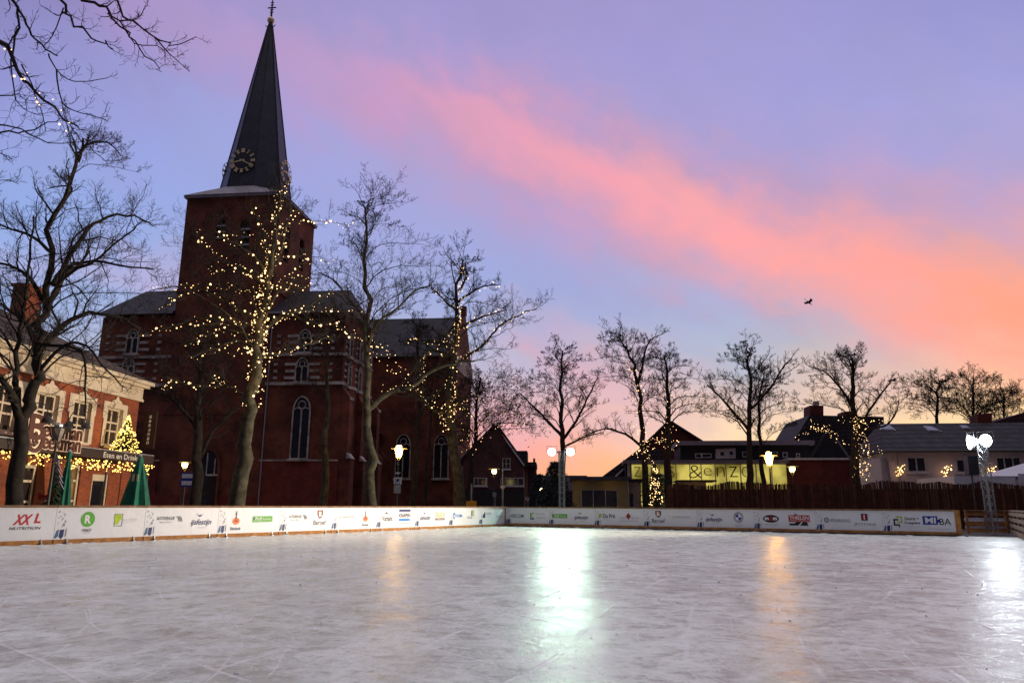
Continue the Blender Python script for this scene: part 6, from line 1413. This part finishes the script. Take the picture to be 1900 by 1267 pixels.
make_tree('bare tree with an upright main stem before the glass letters, larger of a pair', 131, 52.0, [(1396,945),(1393,900),(1390,840),(1391,780),(1391,720),(1389,670),(1388,638)], (17,2),
  [(810,1310,1470),(760,1300,1485),(710,1320,1470),(670,1345,1450),(632,1375,1405)], nl=20, first=.38, rise=.5, dens=.9, extra=[([(1391,800),(1365,770),(1335,735),(1312,715)],7,2,.8),([(1391,760),(1430,720),(1450,685),(1470,665)],6,2,-.8)])
make_tree('slimmer bare tree of the pair, next to the amber lantern', 132, 54.0, [(1416,945),(1415,900),(1410,840),(1409,780),(1411,730),(1418,690)], (12,2), [(810,1370,1490),(760,1365,1500),(710,1385,1485),(680,1400,1470)], nl=14, first=.40, rise=.45, dens=.9)
T14 = make_tree('string-lit bare tree before the dark house with the big chimney', 141, 48.0, [(1590,945),(1590,900),(1588,830),(1585,770),(1583,720),(1582,680),(1576,656)], (22,2),
  [(800,1500,1665),(760,1495,1680),(710,1505,1675),(680,1530,1640),(655,1550,1600)], nl=18, first=.38, rise=.42, dens=.9, extra=[([(1588,800),(1640,790),(1660,770),(1668,740)],5,1.5,-1),([(1583,760),(1560,720),(1530,690),(1508,680)],6,2,1),([(1590,800),(1625,745),(1655,705)],6,2,-1),([(1582,690),(1574,665),(1552,656)],4,1.5,.3)])
tl = [(px_path(p, 47.6, dd), [.06]*len(p)) for p, dd in (([(1477,815),(1490,808),(1510,795),(1540,800),(1560,822),(1578,828)],.6),([(1505,780),(1520,798),(1545,790)],.4),([(1520,795),(1545,805),(1552,812)],.3),([(1560,775),(1585,785),(1595,790)],.2),([(1610,828),(1625,832),(1642,842)],-.4),([(1590,785),(1610,785),(1640,780)],-.4))]
string(T14, 'warm string lights round the trunk of the tree by the dark house', tl + [([at(x,y,47.6) for x,y in ((1598,885),(1602,850),(1598,820),(1595,790),(1590,770))],[.30,.30,.27,.22,.15])]*2, step=.12, rr=(.012,.038), seed=16, spread=.12, glow=[(at(1600,835,46.8),6)])
make_tree('wide fan shaped bare tree behind the white house roof', 151, 70.0, [(1806,945),(1806,850),(1806,800),(1806,780),(1806,700)], (16,2), [(790,1740,1900),(760,1730,1930),(720,1750,1930),(700,1770,1890),(690,1785,1860)], nl=26, first=.55, rise=.55, dens=.8, group='bare trees behind the white house')
make_tree('smaller bare tree behind the white house roof, left of the fan shaped one', 152, 72.0, [(1742,945),(1742,850),(1740,790),(1740,740),(1744,705)], (12,2), [(790,1680,1800),(750,1680,1800),(710,1700,1790),(695,1720,1770)], nl=16, first=.55, rise=.55, dens=.8, group='bare trees behind the white house')
make_tree('low bare tree behind the ridge, rightmost beside the chimney', 153, 74.0, [(1868,945),(1868,850),(1866,790),(1862,730)], (11,2), [(790,1830,1930),(750,1820,1940),(715,1840,1920)], nl=14, first=.5, rise=.5, dens=.7, group='bare trees behind the white house')
# ------------------------------------------------------------------ birds
BIRD = mat('black_feather', (0.015,0.014,0.016), None, 6, 0.6)
def bird(px, py, Y, s_, label, tilt=0.0):
    c = at(px, py, Y)
    R_ = Matrix.Rotation(tilt, 3, 'Y')
    fr = lambda x, y, z: c + R_ @ Vector((x*s_, y*s_, z*s_))
    mb = MB(fr); mb.tube([(-.22,0,.0),(-.14,0,.0),(-.02,0,.0),(.10,0,.01),(.20,0,.03),(.25,0,.03),(.31,0,.02)], [.012,.035,.06,.055,.035,.03,.004], 8)
    mb.hull([(-.20,-.02,0),(-.36,-.06,.0),(-.36,.06,.0),(-.20,.02,.02),(-.30,0,.02)])
    for sd in (-1, 1):
        mb.hull([(.10,sd*.04,.03),(-.06,sd*.04,.03),(.10,sd*.30,.10),(-.08,sd*.28,.10),(.02,sd*.2,.09)]).hull([(.10,sd*.30,.10),(-.08,sd*.28,.10),(-.02,sd*.62,.04),(-.16,sd*.56,.04),(.04,sd*.5,.07)])
    tag(mb.build('bird', BIRD), label, 'bird')
bird(1500, 561, 60, 1.25, 'dark bird flying in the open sky right of the centre', tilt=.75)
bird(1657, 706, 60, 1.2, 'dark bird flying low beside the top of the string-lit tree on the right', tilt=.25)
# distant skyline so the horizon does not end at the ground
FARH = mat('far_roofs', (0.04,0.03,0.04), None, .2, .9)
r_ = random.Random(8)
for k, (x, w, h) in enumerate(((-62,26,8),(-34,22,9),(8,16,6.5),(21,14,6),(36,22,7),(60,24,8),(84,26,8),(-90,30,9))):
    P_ = Plane(0, 0, 90, (x, 128+3*(k%3), 0))
    t = thing('distant_house', (x, 130, 0), ('low distant house far behind the church, left','distant house hidden behind the church nave','small distant house down the street in the glow','small far house right of the street end','distant house behind the glass hall','distant house behind the white house','distant house beyond the right edge','distant house beyond the left edge')[k], 'house', 'distant houses on the horizon')
    MB(P_).box(-w/2, w/2, 0, 9, 0, h*.55).build('wall', FARH, t); MB(P_).hull([(-w/2,-.3,h*.55),(w/2,-.3,h*.55),(-w/2,9,h*.55),(w/2,9,h*.55),(-w/2+2,4.5,h),(w/2-2,4.5,h)]).build('roof', FARH, t)
    for j in range(int(w/4)): MB(P_).box(-w/2+1.5+j*4, -w/2+2.8+j*4, -.06, .0, 1.2, 2.6).build('window', DGLASS, t)
